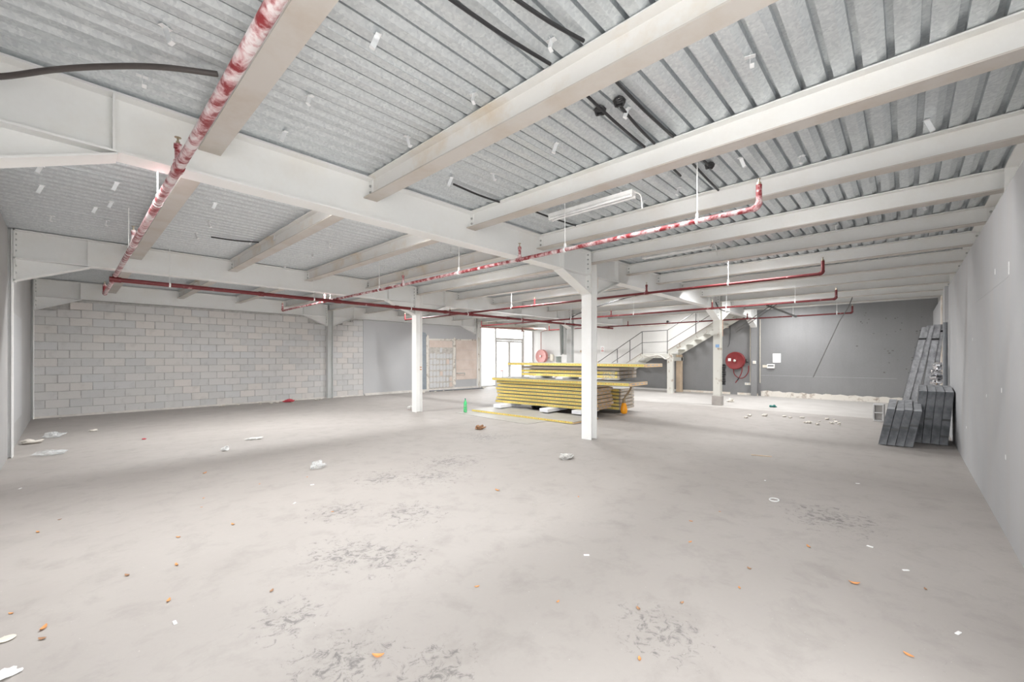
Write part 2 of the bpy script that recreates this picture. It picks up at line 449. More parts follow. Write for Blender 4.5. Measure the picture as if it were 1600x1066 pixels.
for k in range(36):
    yy = random.uniform(-.4, 1.2) ; zz = random.uniform(.9, 2.9)
    if random.random() < .5 and zz < 2.2: yy = random.uniform(-.3, .5)
    part('chipped_spot', B().box(UF - .0075, UF, yy, yy + random.uniform(.015, .05), zz, zz + random.uniform(.012, .04)), 'dark_rail', wf)

# back wall: block part, rendered part, bare tile bed, glazed entrance
wb = sroot('wall_back')
part('core', B().box(UL - .2, 13.62, VB + .006, VB + .2, 0, 2.56), 'mortar_joint', wb)
part('core', B().box(.2, UC - .82, VB + .006, VB + .2, 2.56, 2.87), 'mortar_joint', wb)
part('core', B().box(UC + .82, 13.62, VB + .006, VB + .2, 2.56, 2.87), 'mortar_joint', wb)
part('upper_backing', B().box(UL - .2, 13.62, VB + .06, VB + .2, 2.56, 3.36), 'mortar_joint', wb)
part('head', B().box(13.66, UF + .2, VB + .03, VB + .2, 2.98, 3.4), 'wall_cream', wb)
part('render_panel', B().box(7.66, 13.62, VB - .012, VB + .02, .01, 2.87), 'wall_render', wb)
part('blue_strip', B().prism([(10.28, .02), (10.28, 2.52), (10.46, 2.50), (10.53, 2.40), (10.55, 2.2), (10.55, .02)], 'y', VB - .015, VB), 'blue_grey_paint', wb)
part('adhesive_bed', B().box(10.58, 12.05, VB - .022, VB, .05, 2.22), 'adhesive_bed', wb)
part('edge_mortar', B().prism([(10.52, .03), (10.50, 2.3), (10.56, 2.42), (10.63, 2.36), (10.61, 1.4), (10.64, .03)], 'y', VB - .04, VB), 'rough_plaster', wb)
part('edge_mortar', B().prism([(11.95, .2), (11.97, 2.25), (12.03, 2.36), (12.12, 2.25), (12.06, 1.2), (12.11, .2)], 'y', VB - .04, VB), 'rough_plaster', wb)
part('top_mortar', B().prism([(10.6, 2.18), (13.5, 2.24), (13.5, 2.30), (10.6, 2.25)], 'y', VB - .035, VB), 'rough_plaster', wb)
part('edge_mortar', B().prism([(13.42, .05), (13.40, 2.3), (13.50, 2.42), (13.56, 2.30), (13.56, .05)], 'y', VB - .04, VB), 'rough_plaster', wb)
for k in range(4):      # pink backing boards that stayed on the wall
    part('pink_board', B().cbox(12.13, 13.40, VB - .03, VB, .42 + k * .455, .42 + k * .455 + .449, .003), 'pink_plaster', wb)
part('pink_board', B().cbox(10.66, 11.92, VB - .03, VB, 1.88, 2.18, .003), 'pink_plaster', wb)
for r in range(7):
    for c_ in range(7):
        if r == 6 and random.random() < .5: continue
        x0 = 10.68 + c_ * .178; z0 = .12 + r * .255
        w, h = random.uniform(.13, .17), random.uniform(.19, .24)
        pk = (r, c_) in ((2, 3), (4, 5), (0, 6), (1, 6))
        poly = [(x0 + .03, z0), (x0 + w - .03, z0 + .005), (x0 + w, z0 + .04), (x0 + w - .004, z0 + h - .03), (x0 + w - .04, z0 + h), (x0 + .04, z0 + h - .006), (x0, z0 + h - .05), (x0 + .003, z0 + .035)]
        part('mortar_patch', B().prism(poly, 'y', VB - .034, VB - .02), 'pink_plaster' if pk else 'mortar_patch', wb)
part('rubble_fillet', B().prism([(VB, 0), (VB - .10, 0), (VB - .03, .07), (VB, .09)], 'x', 7.7, 13.6), 'dust_heap', wb)
part('mortar_fillet', B().prism([(VB + .01, 0), (VB - .05, 0), (VB - .02, .035), (VB + .01, .05)], 'x', UL - .02, 7.66), 'dust_heap', wb)

# concrete blocks, one by one
BW, BH, CO = .39, .19, .20
BM = {}
def block_mesh(w, h):
    k = (round(w, 2), round(h, 2))
    if k not in BM: BM[k] = B().cbox(-k[0] / 2, k[0] / 2, 0, .14, -k[1] / 2, k[1] / 2, .006).mesh('block', 'concrete_block')
    return BM[k]
def girder_under(x):            # underside of the girder over the block wall
    if x < .19: return ZG - .30 * (.19 - x) / .76
    if x > UC - .8 and x < UC: return ZG - .32 * (x - UC + .8) / .8
    if x >= UC and x < UC + .8: return ZG - .32 * (UC + .8 - x) / .8
    return ZG
for r in range(15):
    z0 = .025 + r * CO
    x = UL + .0 + (-.2 if r % 2 else 0) + .0
    while x < 7.66:
        a, bb = max(x, UL - .01), min(x + BW + random.uniform(-.006, .002), 7.655)
        x += BW + .012
        if bb - a < .06: continue
        top = min(z0 + BH, min(girder_under(a), girder_under(bb), girder_under((a + bb) / 2)) - .01)
        if top - z0 < .05: continue
        w, h = bb - a, top - z0
        link('block', block_mesh(w, h), wb, ((a + bb) / 2, VB - random.uniform(-.002, .006), z0 + h / 2), (random.uniform(-.006, .006), random.uniform(-.004, .004), random.uniform(-.008, .008)))

# glazed entrance in the back wall
D = sroot('window_1')
DX = [13.70, 14.72, 15.76, 16.82, 17.58]
for x in (DX[0], DX[1], DX[3], DX[4]):
    part('mullion', B().cbox(x - .05, x + .05, VB + .02, VB + .13, 0, 2.97, .004), 'aluminium_frame', D)
part('head_rail', B().cbox(DX[0], DX[4], VB + .04, VB + .13, 2.90, 2.97, .004), 'aluminium_frame', D)
part('sill_rail', B().cbox(DX[0], DX[1], VB + .04, VB + .13, .0, .06, .004), 'aluminium_frame', D)
part('sill_rail', B().cbox(DX[3], DX[4], VB + .04, VB + .13, .0, .06, .004), 'aluminium_frame', D)
part('transom', B().cbox(DX[1], DX[3], VB + .04, VB + .13, 2.32, 2.44, .004), 'aluminium_frame', D)
for a, bb, z0, z1 in ((DX[0], DX[1], .06, 2.9), (DX[1], DX[3], 2.44, 2.9), (DX[3], DX[4], .06, 2.9)):
    part('pane', B().box(a + .035, bb - .035, VB + .08, VB + .086, z0, z1), 'window_glass', D)
for k, (a, bb) in enumerate(((DX[1] + .035, DX[2]), (DX[2], DX[3] - .035))):
    leaf = sroot('door_%d' % (k + 1), (a, VB + .085, .0))
    w = bb - a - .006
    part('door_stile', B().cbox(0, .085, -.03, .03, .01, 2.31, .004), 'aluminium_frame', leaf)
    part('door_stile', B().cbox(w - .085, w, -.03, .03, .01, 2.31, .004), 'aluminium_frame', leaf)
    part('door_rail', B().cbox(.07, w - .07, -.025, .025, 2.22, 2.31, .004), 'aluminium_frame', leaf)
    part('door_rail', B().cbox(.07, w - .07, -.025, .025, .01, .13, .004), 'aluminium_frame', leaf)
    part('pane', B().box(.07, w - .07, -.003, .003, .13, 2.22), 'window_glass', leaf)
    hx = w - .035 if k == 0 else .035
    part('door_handle', B().tube([(hx, -.03, .98), (hx, -.075, .99), (hx, -.075, 1.12), (hx, -.03, 1.13)], .010, 8), 'chrome', leaf, smooth=True)

# ================================================================== STEEL FRAME
def where_u(x0):
    return 'left wall' if x0 < 1 else ('middle columns' if x0 < 8 else 'far wall')
COLN = {}
def column(u, v, label, mat='steel_white', z0=0, ztop=ZT - .01, extra=None):
    t = thing('steel_column', label, 'column', (u, v, z0))
    h = ztop - z0
    fl = B().box(-.095, -.082, -.10, .10, 0, h).mesh('flange', mat)
    link('flange', fl, t); link('flange', fl, t, (.177, 0, 0))
    part('web', B().box(-.082, .082, -.005, .005, 0, h), mat, t)
    return t
def bolt_mesh():
    return B().lathe([(.0, 0), (.016, 0), (.016, .004), (.012, .004), (.012, .013), (0, .013)], 6).mesh('bolt', 'bolt_steel')
BOLT = bolt_mesh()
def girder(v, x0, x1, label, h0, h1, mat='steel_white', bw=.20, bolts=True, stiff=True):
    """I-girder along x from face x0 to face x1, haunch lengths h0/h1 at both ends (0 = none)"""
    t = thing('steel_girder', label, 'girder', (x0, v, ZG))
    L = x1 - x0; H = ZT - ZG - .008
    part('web', B().box(0, L, -.006, .006, .015, H - .015), mat, t)
    part('top_flange', B().box(0, L, -bw / 2, bw / 2, H - .015, H), mat, t)
    part('bottom_flange', B().box(0, L, -bw / 2, bw / 2, 0, .015), mat, t)
    for hl, xa, s in ((h0, 0, 1), (h1, L, -1)):
        if not hl: continue
        dr = .31
        part('haunch_web', B().prism([(xa, 0), (xa + s * hl, 0), (xa, -dr)], 'y', -.005, .005), mat, t)
        part('haunch_flange', B().prism([(xa + s * (hl + .02), .0), (xa + s * (hl + .02), -.014), (xa, -dr - .015), (xa, -dr)], 'y', -bw / 2, bw / 2), mat, t)
        if stiff:
            for sy in (-1, 1):
                part('stiffener', B().box(xa + s * hl - .006, xa + s * hl + .006, *sorted((sy * .006, sy * (bw / 2 - .008))), .015, H - .015), mat, t)
        part('end_plate', B().box(*sorted((xa, xa + s * .02)), -bw / 2, bw / 2, -dr - .02, H), mat, t)
        if bolts:
            for zz in (.36, .28, .20, .12, -.10, -.20):
                link('bolt', BOLT, t, (xa + s * .02, -bw / 2 + .05, zz), (0, s * PI / 2, 0))
    return t
# columns
column(UC, V1, 'bare white steel column standing nearest the camera in front of the yellow panels')
column(UC, V2, 'white steel column with two orange stripes beside the grey rendered wall')
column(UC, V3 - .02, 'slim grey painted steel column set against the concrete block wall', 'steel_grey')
cw = column(UC2, V1, 'worn white steel column with rust spots in front of the red hose reel', 'steel_worn', .30)
part('plinth', B().cbox(-.13, .13, -.13, .13, -.30, 0, .01), 'dusty_concrete_floor', cw)
part('rust_angle', B().box(.098, .16, -.105, -.09, 1.78, 2.28), 'rust_brown', cw)
part('sticker', B().box(-.0965, -.095, -.075, .03, 1.44, 1.53), 'print_blue', cw, label='small blue sticker')
cb = B()
for k in range(9):
    z = .32 + k * .07
    cb.cbox(.085 - .01 * (k % 2), .16 + .02 * random.random(), -.19 + .02 * random.random(), -.10, z, z + .065, .01)
part('fuse_block', cb, 'black_plastic', cw, label='broken black electrical strip')
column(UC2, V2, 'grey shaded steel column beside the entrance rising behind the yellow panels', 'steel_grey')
column(UC2 + .15, V3 + .02, 'steel column at the left jamb of the glazed entrance', 'steel_white')
c2 = [o for o in bpy.data.objects if o.get('label', '').startswith('white steel column with two orange')][0]
for zz in (1.17, 1.11):
    part('orange_stripe', B().box(.0805, .082, -.095, -.006, zz, zz + .025), 'rust_orange', c2)
for v, nm in ((V2, 'white steel column set into the left wall under the second girder'), (V3, 'white steel column in the far left corner by the block wall')):
    column(UL - .07, v, nm)
column(UF - .07, V1, 'grey steel column set against the far wall between the hose reel and the notice', 'wall_grey_paint')
column(UC, V0, 'white steel column end showing above the low right wall, nearest one')
column(UC2, V0, 'white steel column end above the right wall near the far corner')
# girders
near = {V0: 'above the low right wall', V1: 'over the nearest column', V2: 'behind the red main pipe', V3: 'on top of the concrete block wall'}
for v in (V0, V1, V2, V3):
    hw = .76 if v != V0 else 0; hc = .78 if v != V0 else 0
    girder(v, UL + .03, UC - .095, 'white steel girder %s, span from the left wall' % near[v], hw, hc)
    girder(v, UC + .095, UC2 - .095, 'white steel girder %s, middle span' % near[v], hc, hc, 'steel_white')
    girder(v, UC2 + .095, UF - .17, 'white steel girder %s, last span to the far wall' % near[v], hc, hc if v in (V1,) else 0, 'steel_white') if v != V3 else girder(v, UC2 + .25, UF - .01, 'cream steel beam over the glazed entrance', 0, 0, 'wall_cream')
# timber wedge left in the haunch
solid('timber_wedge', B().cbox(-.015, .015, -.06, .03, 0, .20, .003), 'rust_orange', 'orange brown timber block wedged beside the nearest column under the girder', 'timber', (UC + .125, V1 - .03, ZG - .205))

# joists
BAYS = [(V0 + .007, V1 - .007, 'nearest bay'), (V1 + .007, V2 - .007, 'middle bay'), (V2 + .007, V3 - .007, 'bay before the block wall')]
JU = [UC + 1.394 * k for k in range(-4, 8)]
H = ZT - .006 - ZJ; FW = .15
for bi, (y0, y1, bn) in enumerate(BAYS):
    L = y1 - y0
    ms = {}
    for mt in ('steel_white', 'steel_dusty'):
        ms[mt] = (B().box(-.004, .004, 0, L, .011, H - .011).mesh('web', mt), B().box(-FW / 2, FW / 2, 0, L, H - .011, H).mesh('top_flange', mt), B().box(-FW / 2, FW / 2, 0, L, 0, .011).mesh('bottom_flange', 'steel_flange_dirt_shade'))
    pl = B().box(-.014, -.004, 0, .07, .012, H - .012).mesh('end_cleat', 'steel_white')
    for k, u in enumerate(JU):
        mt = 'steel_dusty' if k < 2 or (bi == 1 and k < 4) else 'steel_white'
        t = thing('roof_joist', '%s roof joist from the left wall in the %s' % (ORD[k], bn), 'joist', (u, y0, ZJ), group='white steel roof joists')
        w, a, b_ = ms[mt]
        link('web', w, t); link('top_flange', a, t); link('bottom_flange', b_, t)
        for yy in (.0, L - .07):
            link('end_cleat', pl, t, (0, yy, 0))
            for zz in (.065, .13): link('bolt', BOLT, t, (-.014, yy + .035, zz), (0, -PI / 2, 0))

# hanger clips on the deck
CL = [(0.375, 3.03), (1.18, 3.08), (1.225, 3.72), (.336, 3.67), (1.225, 2.22), (1.965, 2.22), (1.955, 3.05), (1.94, 1.51), (2.91, 2.21), (2.94, 3.03), (2.72, 3.42), (2.886, .70), (4.62, -.12), (4.64, .70), (7.39, .72), (7.09, -.14), (4.68, 2.27), (2.867, 1.516), (4.3, 1.12), (-.18, 6.12), (.36, 6.10), (-.15, 8.17), (-.19, 6.8), (1.22, 6.04), (1.305, 6.9), (1.997, 7.55), (2.16, 6.97), (2.93, 6.85), (2.28, 8.01), (3.04, 9.2), (2.87, 4.95), (.24, 7.3), (4.43, 7.77), (4.5, 6.62), (4.58, 1.81), (.36, 6.9), (1.3, 7.7), (3.0, 7.7), (4.45, 5.6), (.36, 7.9), (6.9, 5.6), (6.9, 7.1)]
clipm = []
for w_, l_ in ((.026, .095), (.030, .08)):
    b = B(); Mx = Matrix.Rotation(.35, 4, 'Y')
    b.box(-w_, w_, -.0015, .0015, -.0, .004).box(-.016, .016, -.03, .03, -.004, 0).box(-.016, .016, -.0015, .0015, -l_, 0, Mx)
    b.box(-.016, .016, -.022, .0, -l_ - .003, -l_, Mx)
    clipm.append(b.mesh('hanger_clip', 'galvanised_clip'))
for i, (u, v) in enumerate(CL):
    nb = 'nearest bay' if v < V1 else 'middle bay'
    gi = sum(1 for ju in JU if ju < u)
    same = sorted([q for q in CL if sum(1 for ju in JU if ju < q[0]) == gi and (q[1] < V1) == (v < V1)], key=lambda q: q[1])
    at_ = 'before the first joist' if gi == 0 else 'between the %s and %s joists' % (ORD[gi - 1], ORD[gi])
    tag(link('hanger_clip', clipm[i % 2], None, (u, v, ZT - .004), (0, 0, random.uniform(-.6, .6) + (PI / 2 if i % 3 == 0 else 0))),
        '%s deck clip from the right wall, %s, %s' % (ORD[same.index((u, v))], at_, nb), 'clip', 'deck clips of the %s' % nb)

# ================================================================== SPRINKLER PIPES
ZP = 2.75
def sprinkler(parent, x, y, mat, h=.22, rel=(0, 0, 0)):
    b = B().tube([(x, y, 0), (x, y, h * .72)], .019, 10).tube([(x, y, .02), (x, y, .055)], .026, 10).tube([(x, y, h * .62), (x, y, h * .76)], .024, 10)
    rs = part('riser', b, mat, parent, smooth=True)
    hd = B().lathe([(.012, h * .76), (.012, h * .84), (.006, h * .86), (.006, h * .95), (.02, h * .96), (.02, h * .975), (.0, h * .98)], 8, Matrix.Translation((x, y, 0)))
    part('sprinkler_head', hd, 'brass', rs, smooth=True)
def hanger(parent, x, y, ztop):
    b = B().tube([(x, y, .03), (x, y, ztop)], .005, 6).tube([(x, y - .012, -.0), (x, y + .012, 0)], .034, 10).cbox(x - .012, x + .012, y - .012, y + .012, .025, .075, .003)
    part('hanger_rod', b, 'white_enamel', parent)
def branch(u, y0, y1, label, mat, r, heads, hangs, end_up0=True, end_up1=True, h=.22, bends=()):
    t = thing('sprinkler_pipe', label, 'pipe', (u, 0, ZP))
    pts = []
    def arc(yc, s, up):
        return [(0, yc + s * .05 * (1 - math.sin(a)), .05 * (1 - math.cos(a))) for a in [PI / 2 * k / 4 for k in range(5)]]
    a0 = [(0, y0, .20)] + [(0, y0 + .05 * (1 - math.cos(PI / 2 * k / 4)), .05 * (1 - math.sin(PI / 2 * k / 4))) for k in range(5)] if end_up0 else [(0, y0, 0)]
    a1 = [(0, y1 - .05 * (1 - math.cos(PI / 2 * k / 4)), .05 * (1 - math.sin(PI / 2 * k / 4))) for k in range(4, -1, -1)] + [(0, y1, .20)] if end_up1 else [(0, y1, 0)]
    part('pipe_run', B().tube(a0 + a1, r, 12), mat, t, smooth=True)
    for yy, e in ((y0, end_up0), (y1, end_up1)):
        if e:
            s = 1 if yy == y0 else -1
            part('elbow', B().tube([(0, yy + s * .05 * (1 - math.cos(PI / 2 * k / 5)), .05 * (1 - math.sin(PI / 2 * k / 5))) for k in range(6)], r + .006, 12), mat, t, smooth=True)
            part('sprinkler_head', B().lathe([(.018, .2), (.018, .22), (.007, .225), (.007, .25), (.018, .252), (0, .255)], 8, Matrix.Translation((0, yy, 0))), 'brass', t, smooth=True)
    for yy in heads:
        part('tee', B().tube([(0, yy - .04, 0), (0, yy + .04, 0)], r + .006, 12), mat, t, smooth=True)
        sprinkler(t, 0, yy, mat, h)
    for yy in hangs: hanger(t, 0, yy, ZT - ZP)
    return t
branch(.52, .55, 12.0, 'red sprinkler pipe heavily splashed with white paint beside the first joist', 'pipe_whitewashed', .030, (3.65, 6.5), (4.6, 7.05), False, True)
branch(4.12, .93, 12.7, 'pink sprinkler branch pipe half coated in white, crossing above the yellow panels', 'pipe_half_washed', .024, (3.74, 6.56, 9.9), (1.45, 3.0, 5.0, 7.4, 9.6))
branch(8.05, .94, 12.7, 'red sprinkler branch pipe passing behind the nearest column', 'pipe_red', .024, (3.83, 6.8, 10.2), (2.3, 5.0, 7.6))
branch(11.75, 1.13, 12.8, 'dark red sprinkler branch pipe crossing in front of the stair rail', 'pipe_red', .024, (3.75, 6.77, 10.5), (1.9, 3.4, 6.0, 8.3))
branch(15.75, 1.14, 12.4, 'dark red sprinkler branch pipe farthest from the camera below the grey far wall top', 'pipe_red', .024, (3.9, 8.3), (1.5, 2.6, 5.5))
mn = thing('sprinkler_main', 'long dark red sprinkler main pipe running along the second girder', 'pipe', (0, 9.2, ZP - .06))
part('pipe_run', B().tube([(.45, 0, 0), (16.1, 0, 0)], .036, 14), 'pipe_red', mn, smooth=True)
for x in (.52, 4.12, 8.05, 11.75, 15.75): part('tee', B().tube([(x, 0, -.03), (x, 0, .085)], .034, 12).tube([(x - .07, 0, 0), (x + .07, 0, 0)], .044, 12), 'pipe_red', mn, smooth=True)
for x in (2.6, 5.6, 7.1, 9.6, 13.2): part('coupling', B().tube([(x - .045, 0, 0), (x + .045, 0, 0)], .046, 12).cbox(x - .02, x + .02, -.065, .065, -.015, .015, .004), 'pipe_red', mn, smooth=True)
for x in (1.2, 3.6, 6.0, 7.9, 10.2, 12.6): part('hanger_rod', B().tube([(x, 0, .03), (x, 0, ZT - ZP + .06)], .005, 6).tube([(x - .012, 0, 0), (x + .012, 0, 0)], .043, 10), 'white_enamel', mn)
# dull pipes near the entrance
ep = thing('service_pipe', 'faded reddish service pipe with valve in front of the entrance beam', 'pipe', (0, 12.6, 2.72))
part('pipe_run', B().tube([(12.3, .9, .02), (15.0, -.6, 0)], .022, 10), 'pipe_dull', ep, smooth=True)
part('pipe_run', B().tube([(12.6, 1.1, .07), (15.2, -.4, .06)], .018, 10), 'pipe_dull', ep, smooth=True)
for hx, hy in ((12.6, .74), (14.7, -.44)): part('hanger_rod', B().tube([(hx, hy, 0), (hx, hy, .58)], .006, 6), 'white_enamel', ep)
part('valve', B().tube([(14.0, -.05, -.10), (14.0, -.05, .08)], .035, 10).tube([(13.9, -.05, -.10), (14.25, -.05, -.10)], .02, 8), 'pipe_dull', ep, smooth=True)
solid('drop_pipe', B().tube([(17.4, 14.25, 1.75), (17.4, 14.25, 2.80), (17.4, 14.0, 2.86), (17.3, 12.4, 2.86)], .02, 10), 'pipe_dull', 'thin pinkish pipe dropping to the faded hose reel by the entrance', 'pipe', smooth=True)

# ================================================================== CEILING CABLES AND LAMPS
def cable(name, pts, r, mat, label, cat='cable', n=8): return solid(name, B().tube(pts, r, n), mat, label, cat, smooth=True)
def arcpts(pts, k=8):
    out = []; P = [Vector(p) for p in pts]
    P = [P[0]] + P + [P[-1]]
    for i in range(1, len(P) - 2):
        for j in range(k):
            t = j / k; a, b, c, d = P[i - 1], P[i], P[i + 1], P[i + 2]
            out.append(.5 * ((2 * b) + (c - a) * t + (2 * a - 5 * b + 4 * c - d) * t * t + (3 * b - a - 3 * c + d) * t ** 3))
    out.append(P[-2]); return out
cable('flexible_conduit', arcpts([(-.55, 3.96, 3.03), (-.3, 3.93, 3.11), (-.05, 3.72, 3.18), (.18, 3.52, 3.22), (.40, 3.36, 3.25), (.66, 3.22, 3.27)]), .017, 'dark_conduit', 'black flexible conduit sagging in an arc below the deck at upper left', 'conduit', 10)
zc = ZT - .025
for a, b_, nm in (((1.30, 1.70), (2.07, 1.62), 'black cable stapled along the deck before the second joist, left one'), ((1.53, 1.46), (2.05, 1.36), 'black cable under the deck before the second joist, right one'),
                  ((2.35, 1.62), (3.45, 1.66), 'black cable with a taped coil under the deck, left of three'), ((2.78, 1.52), (3.45, 1.57), 'short black cable ending in a round coil under the deck, middle of three'),
                  ((2.40, 1.40), (3.45, 1.41), 'black cable under the deck between second and third joist, right of three'), ((2.80, 3.49), (3.50, 3.50), 'thin black cable stub under the deck left of the third joist'),
                  ((1.50, 7.72), (2.09, 7.52), 'black cable stub under the deck of the middle bay'), ((3.60, 1.60), (4.25, 1.66), 'black cable behind the third joist, left one'),
                  ((3.6, 1.44), (4.9, 1.50), 'black cable behind the third joist, middle one'), ((3.6, 1.36), (4.2, 1.37), 'black cable ending in a box behind the third joist'), ((3.7, 3.4), (4.85, 3.35), 'thin dark cable behind the lamp under the deck')):
    cable('ceiling_cable', arcpts([(a[0], a[1], zc), ((a[0] + b_[0]) / 2, (a[1] + b_[1]) / 2, zc - .012), (b_[0], b_[1], zc)], 4), .011, 'black_plastic', nm)
for (x, y, nm) in ((2.72, 1.66, 'tangled black cable coil taped to the left ceiling cable'), (2.72, 1.50, 'round black cable coil at the end of the middle ceiling cable'), (4.22, 1.37, 'small black junction box under the deck behind the third joist')):
    b = B()
    for k in range(4):
        pts = [(x + (.03 + .004 * k) * math.cos(a), y + (.03 + .003 * k) * math.sin(a), zc - .012 + .008 * k + .006 * math.sin(3 * a + k)) for a in [2 * PI * j / 12 for j in range(13)]]
        b.tube(pts, .008, 6)
    solid('cable_coil', b, 'black_plastic', nm, 'cable coil', smooth=True)
FILL_W = 62
def lamp(x, y, z, label, rot=0, L=1.15, cord=False, watts=FILL_W):
    t = thing('fluorescent_lamp', label, 'lamp', (x, y, z), (0, 0, rot), group='fluorescent battens under the deck')
    part('housing', B().prism([(-.05, .05), (.05, .05), (.045, .015), (.02, .0), (-.02, 0), (-.045, .015)], 'y', 0, L), 'white_enamel', t)
    for s in (-1, 1):
        tb = part('tube', B().tube([(s * .036, .025, -.012), (s * .036, L - .025, -.012)], .013, 10), 'tube_lit_fill' if watts else 'tube_glass', t, smooth=True)
        for yy in (0, L - .025): part('lamp_holder', B().cbox(s * .036 - .014, s * .036 + .014, yy, yy + .025, -.028, .012, .003), 'white_plastic', tb)
    for yy in (.15, L - .16): part('hanger', B().box(-.01, .01, yy, yy + .01, .05, ZT - z), 'galvanised_clip', t)
    if cord: part('cord', B().tube(arcpts([(0, 0, .03), (.04, -.05, .0), (.06, -.06, -.09), (.07, -.06, -.15)], 4), .006, 6), 'white_plastic', t, smooth=True)
    if not watts: return
    ld = bpy.data.lights.new('fill_batten_light', 'AREA'); ld.shape = 'RECTANGLE'; ld.size = .09; ld.size_y = L - .1; ld.energy = watts; ld.color = (.99, .995, 1.0)  # area light, only in the added fill battens
    lo = bpy.data.objects.new('fill_batten_light', ld); COL.objects.link(lo); lo.parent = t; lo.location = (0, L / 2, -.030)
lamp(4.22, 2.15, 3.215, 'unlit twin tube fluorescent batten hanging under the deck in the nearest bay', cord=True, watts=0)
lamp(7.02, 2.25, 3.22, 'second unlit twin tube batten in the nearest bay, between fifth and sixth joists', cord=True, watts=0)
for k, (u, v) in enumerate(((2.325, .1), (3.725, 1.2), (5.115, .4), (7.905, 1.5))):  # unseen lit battens added as fill light, in this and the following loops
    lamp(u, v, 3.25, '%s added fill batten close behind a joist in the nearest bay' % ORD[k], watts=(22, 20, 20, 34)[k])
for k, u in enumerate((10.74, 13.53, 16.32)):
    lamp(u, 2.2, 3.235, '%s added fill batten beyond the column line, nearest bay, tucked behind a joist' % ORD[k])
for k, u in enumerate((5.17, 7.95, 10.74, 13.53, 16.32)):
    lamp(u, 6.2, 3.235, '%s added fill batten from the left in the middle bay, tucked behind a joist' % ORD[k], watts=(46, 62, 62, 62, 36)[k])
for k, u in enumerate((1.95, 3.35, 4.74)):
    lamp(u, V2 + .35, 3.235, '%s added fill batten from the left tucked behind the second girder' % ORD[k], PI / 2, 1.1, watts=50)
for k, u in enumerate((.64, 1.95, 3.35)):
    lamp(u, V1 + .35, 3.235, '%s added fill batten from the left tucked behind the first girder' % ORD[k], PI / 2, 1.1, watts=46)
for k, u in enumerate((7.95, 10.74, 14.93)):
    lamp(u, 11.4, 3.235, '%s added fill batten from the left in the last bay, tucked behind a joist' % ORD[k])

# ================================================================== INSULATED PANELS
TH = .078
def panel(label, x, y0, y1, z, w, rot=0, cap='cardboard', wrap=False, ribs=True, th=TH, tape=True, group='insulated roof panels in the pile'):
    """panel along y from y0 to y1 (y0 = end facing the right wall); x = front edge; rot about its front right corner"""
    t = thing('insulated_panel', label, 'panel', (x, y0, z), (0, 0, rot), group)
    L = y1 - y0
    part('sheet', B().cbox(0, w, 0, L, th - .016, th - .002, .002), 'sheet_grey', t)
    part('core', B().box(.004, w - .004, .003, L - .003, .008, th - .016), cap, t)
    part('sheet', B().cbox(0, w, 0, L, 0, .008, .002), 'sheet_grey', t)
    part('tape', B().box(-.004, .004, .04, L - .002, -.034 * th / TH, .026 * th / TH), 'yellow_tape', t, (0, 0, th * .5 + .002)) if tape else None
    if ribs:
        e = part('end_cap', B().box(0, w, -.006, .003, .0, th - .006), cap, t)
        for k in range(4):
            cx = w * (k + .5) / 4 + .03
            poly = [(cx - .085, th * .66), (cx - .06, th * .34), (cx + .06, th * .34), (cx + .085, th * .66)]
            part('rib_end', B().prism(poly, 'y', -.009, -.003), 'rib_grey', e)
    if wrap:
        part('wrap_film', B().box(-.008, w + .006, .10, .42, -.006, th + .006), 'clear_film', t)
    return t
ROT = math.radians(6)
# sheet lying on the floor with its panel edge towards the camera
panel('single insulated panel lying flat on the floor in front of the pile', 7.47, 5.2, 8.45, .004, 1.0, math.radians(1.0), ribs=False, group='', th=.055)
for i, (x, y) in enumerate(((8.05, 8.05), (8.2, 6.55), (8.45, 5.75))):
    solid('foam_spacer', B().cbox(0, .9, -.13, .13, 0, .085, .004), 'foam_white', ('leftmost', 'middle', 'rightmost')[i] + ' white foam spacer carrying the lower panel stack', 'spacer', (x - .1, y, .084), (0, 0, ROT * .5))
z = .172
for k in range(7):
    x = 8.62 + random.uniform(-.02, .02); y0 = 5.38 + random.uniform(-.04, .03); y1 = y0 + 3.15 + random.uniform(-.05, .05)
    panel('%s insulated panel with yellow taped edge counted from the bottom of the lower stack' % ORD[k], x, y0, y1, z, .86, ROT * .75)
    z += TH + .012
panel('longest panel on top of the lower stack, overhanging at both ends', 8.50, 4.42, 8.55, z, .95, ROT * .6, cap='cardboard')
ZL = z + TH
# second lower stack just behind
for k in range(6):
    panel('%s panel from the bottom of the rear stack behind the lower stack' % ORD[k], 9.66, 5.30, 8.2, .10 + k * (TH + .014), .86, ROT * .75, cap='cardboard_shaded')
for i, y in enumerate((7.35, 6.45)):
    solid('foam_spacer', B().cbox(0, .8, -.11, .11, 0, .055, .004), 'foam_white', ('left', 'right')[i] + ' white foam spacer between the lower and upper panel stacks', 'spacer', (8.75 - .15, y, ZL + .002), (0, 0, ROT * .5))
z = ZL + .06
for k in range(3):
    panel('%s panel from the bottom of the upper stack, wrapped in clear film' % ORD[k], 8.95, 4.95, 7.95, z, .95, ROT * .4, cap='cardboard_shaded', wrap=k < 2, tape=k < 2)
    z += TH + .016
panel('topmost insulated panel of the whole pile, projecting past both sides', 8.88, 4.25, 8.42, z, .95, ROT * .3, cap='cardboard')
ZTOP = z + TH
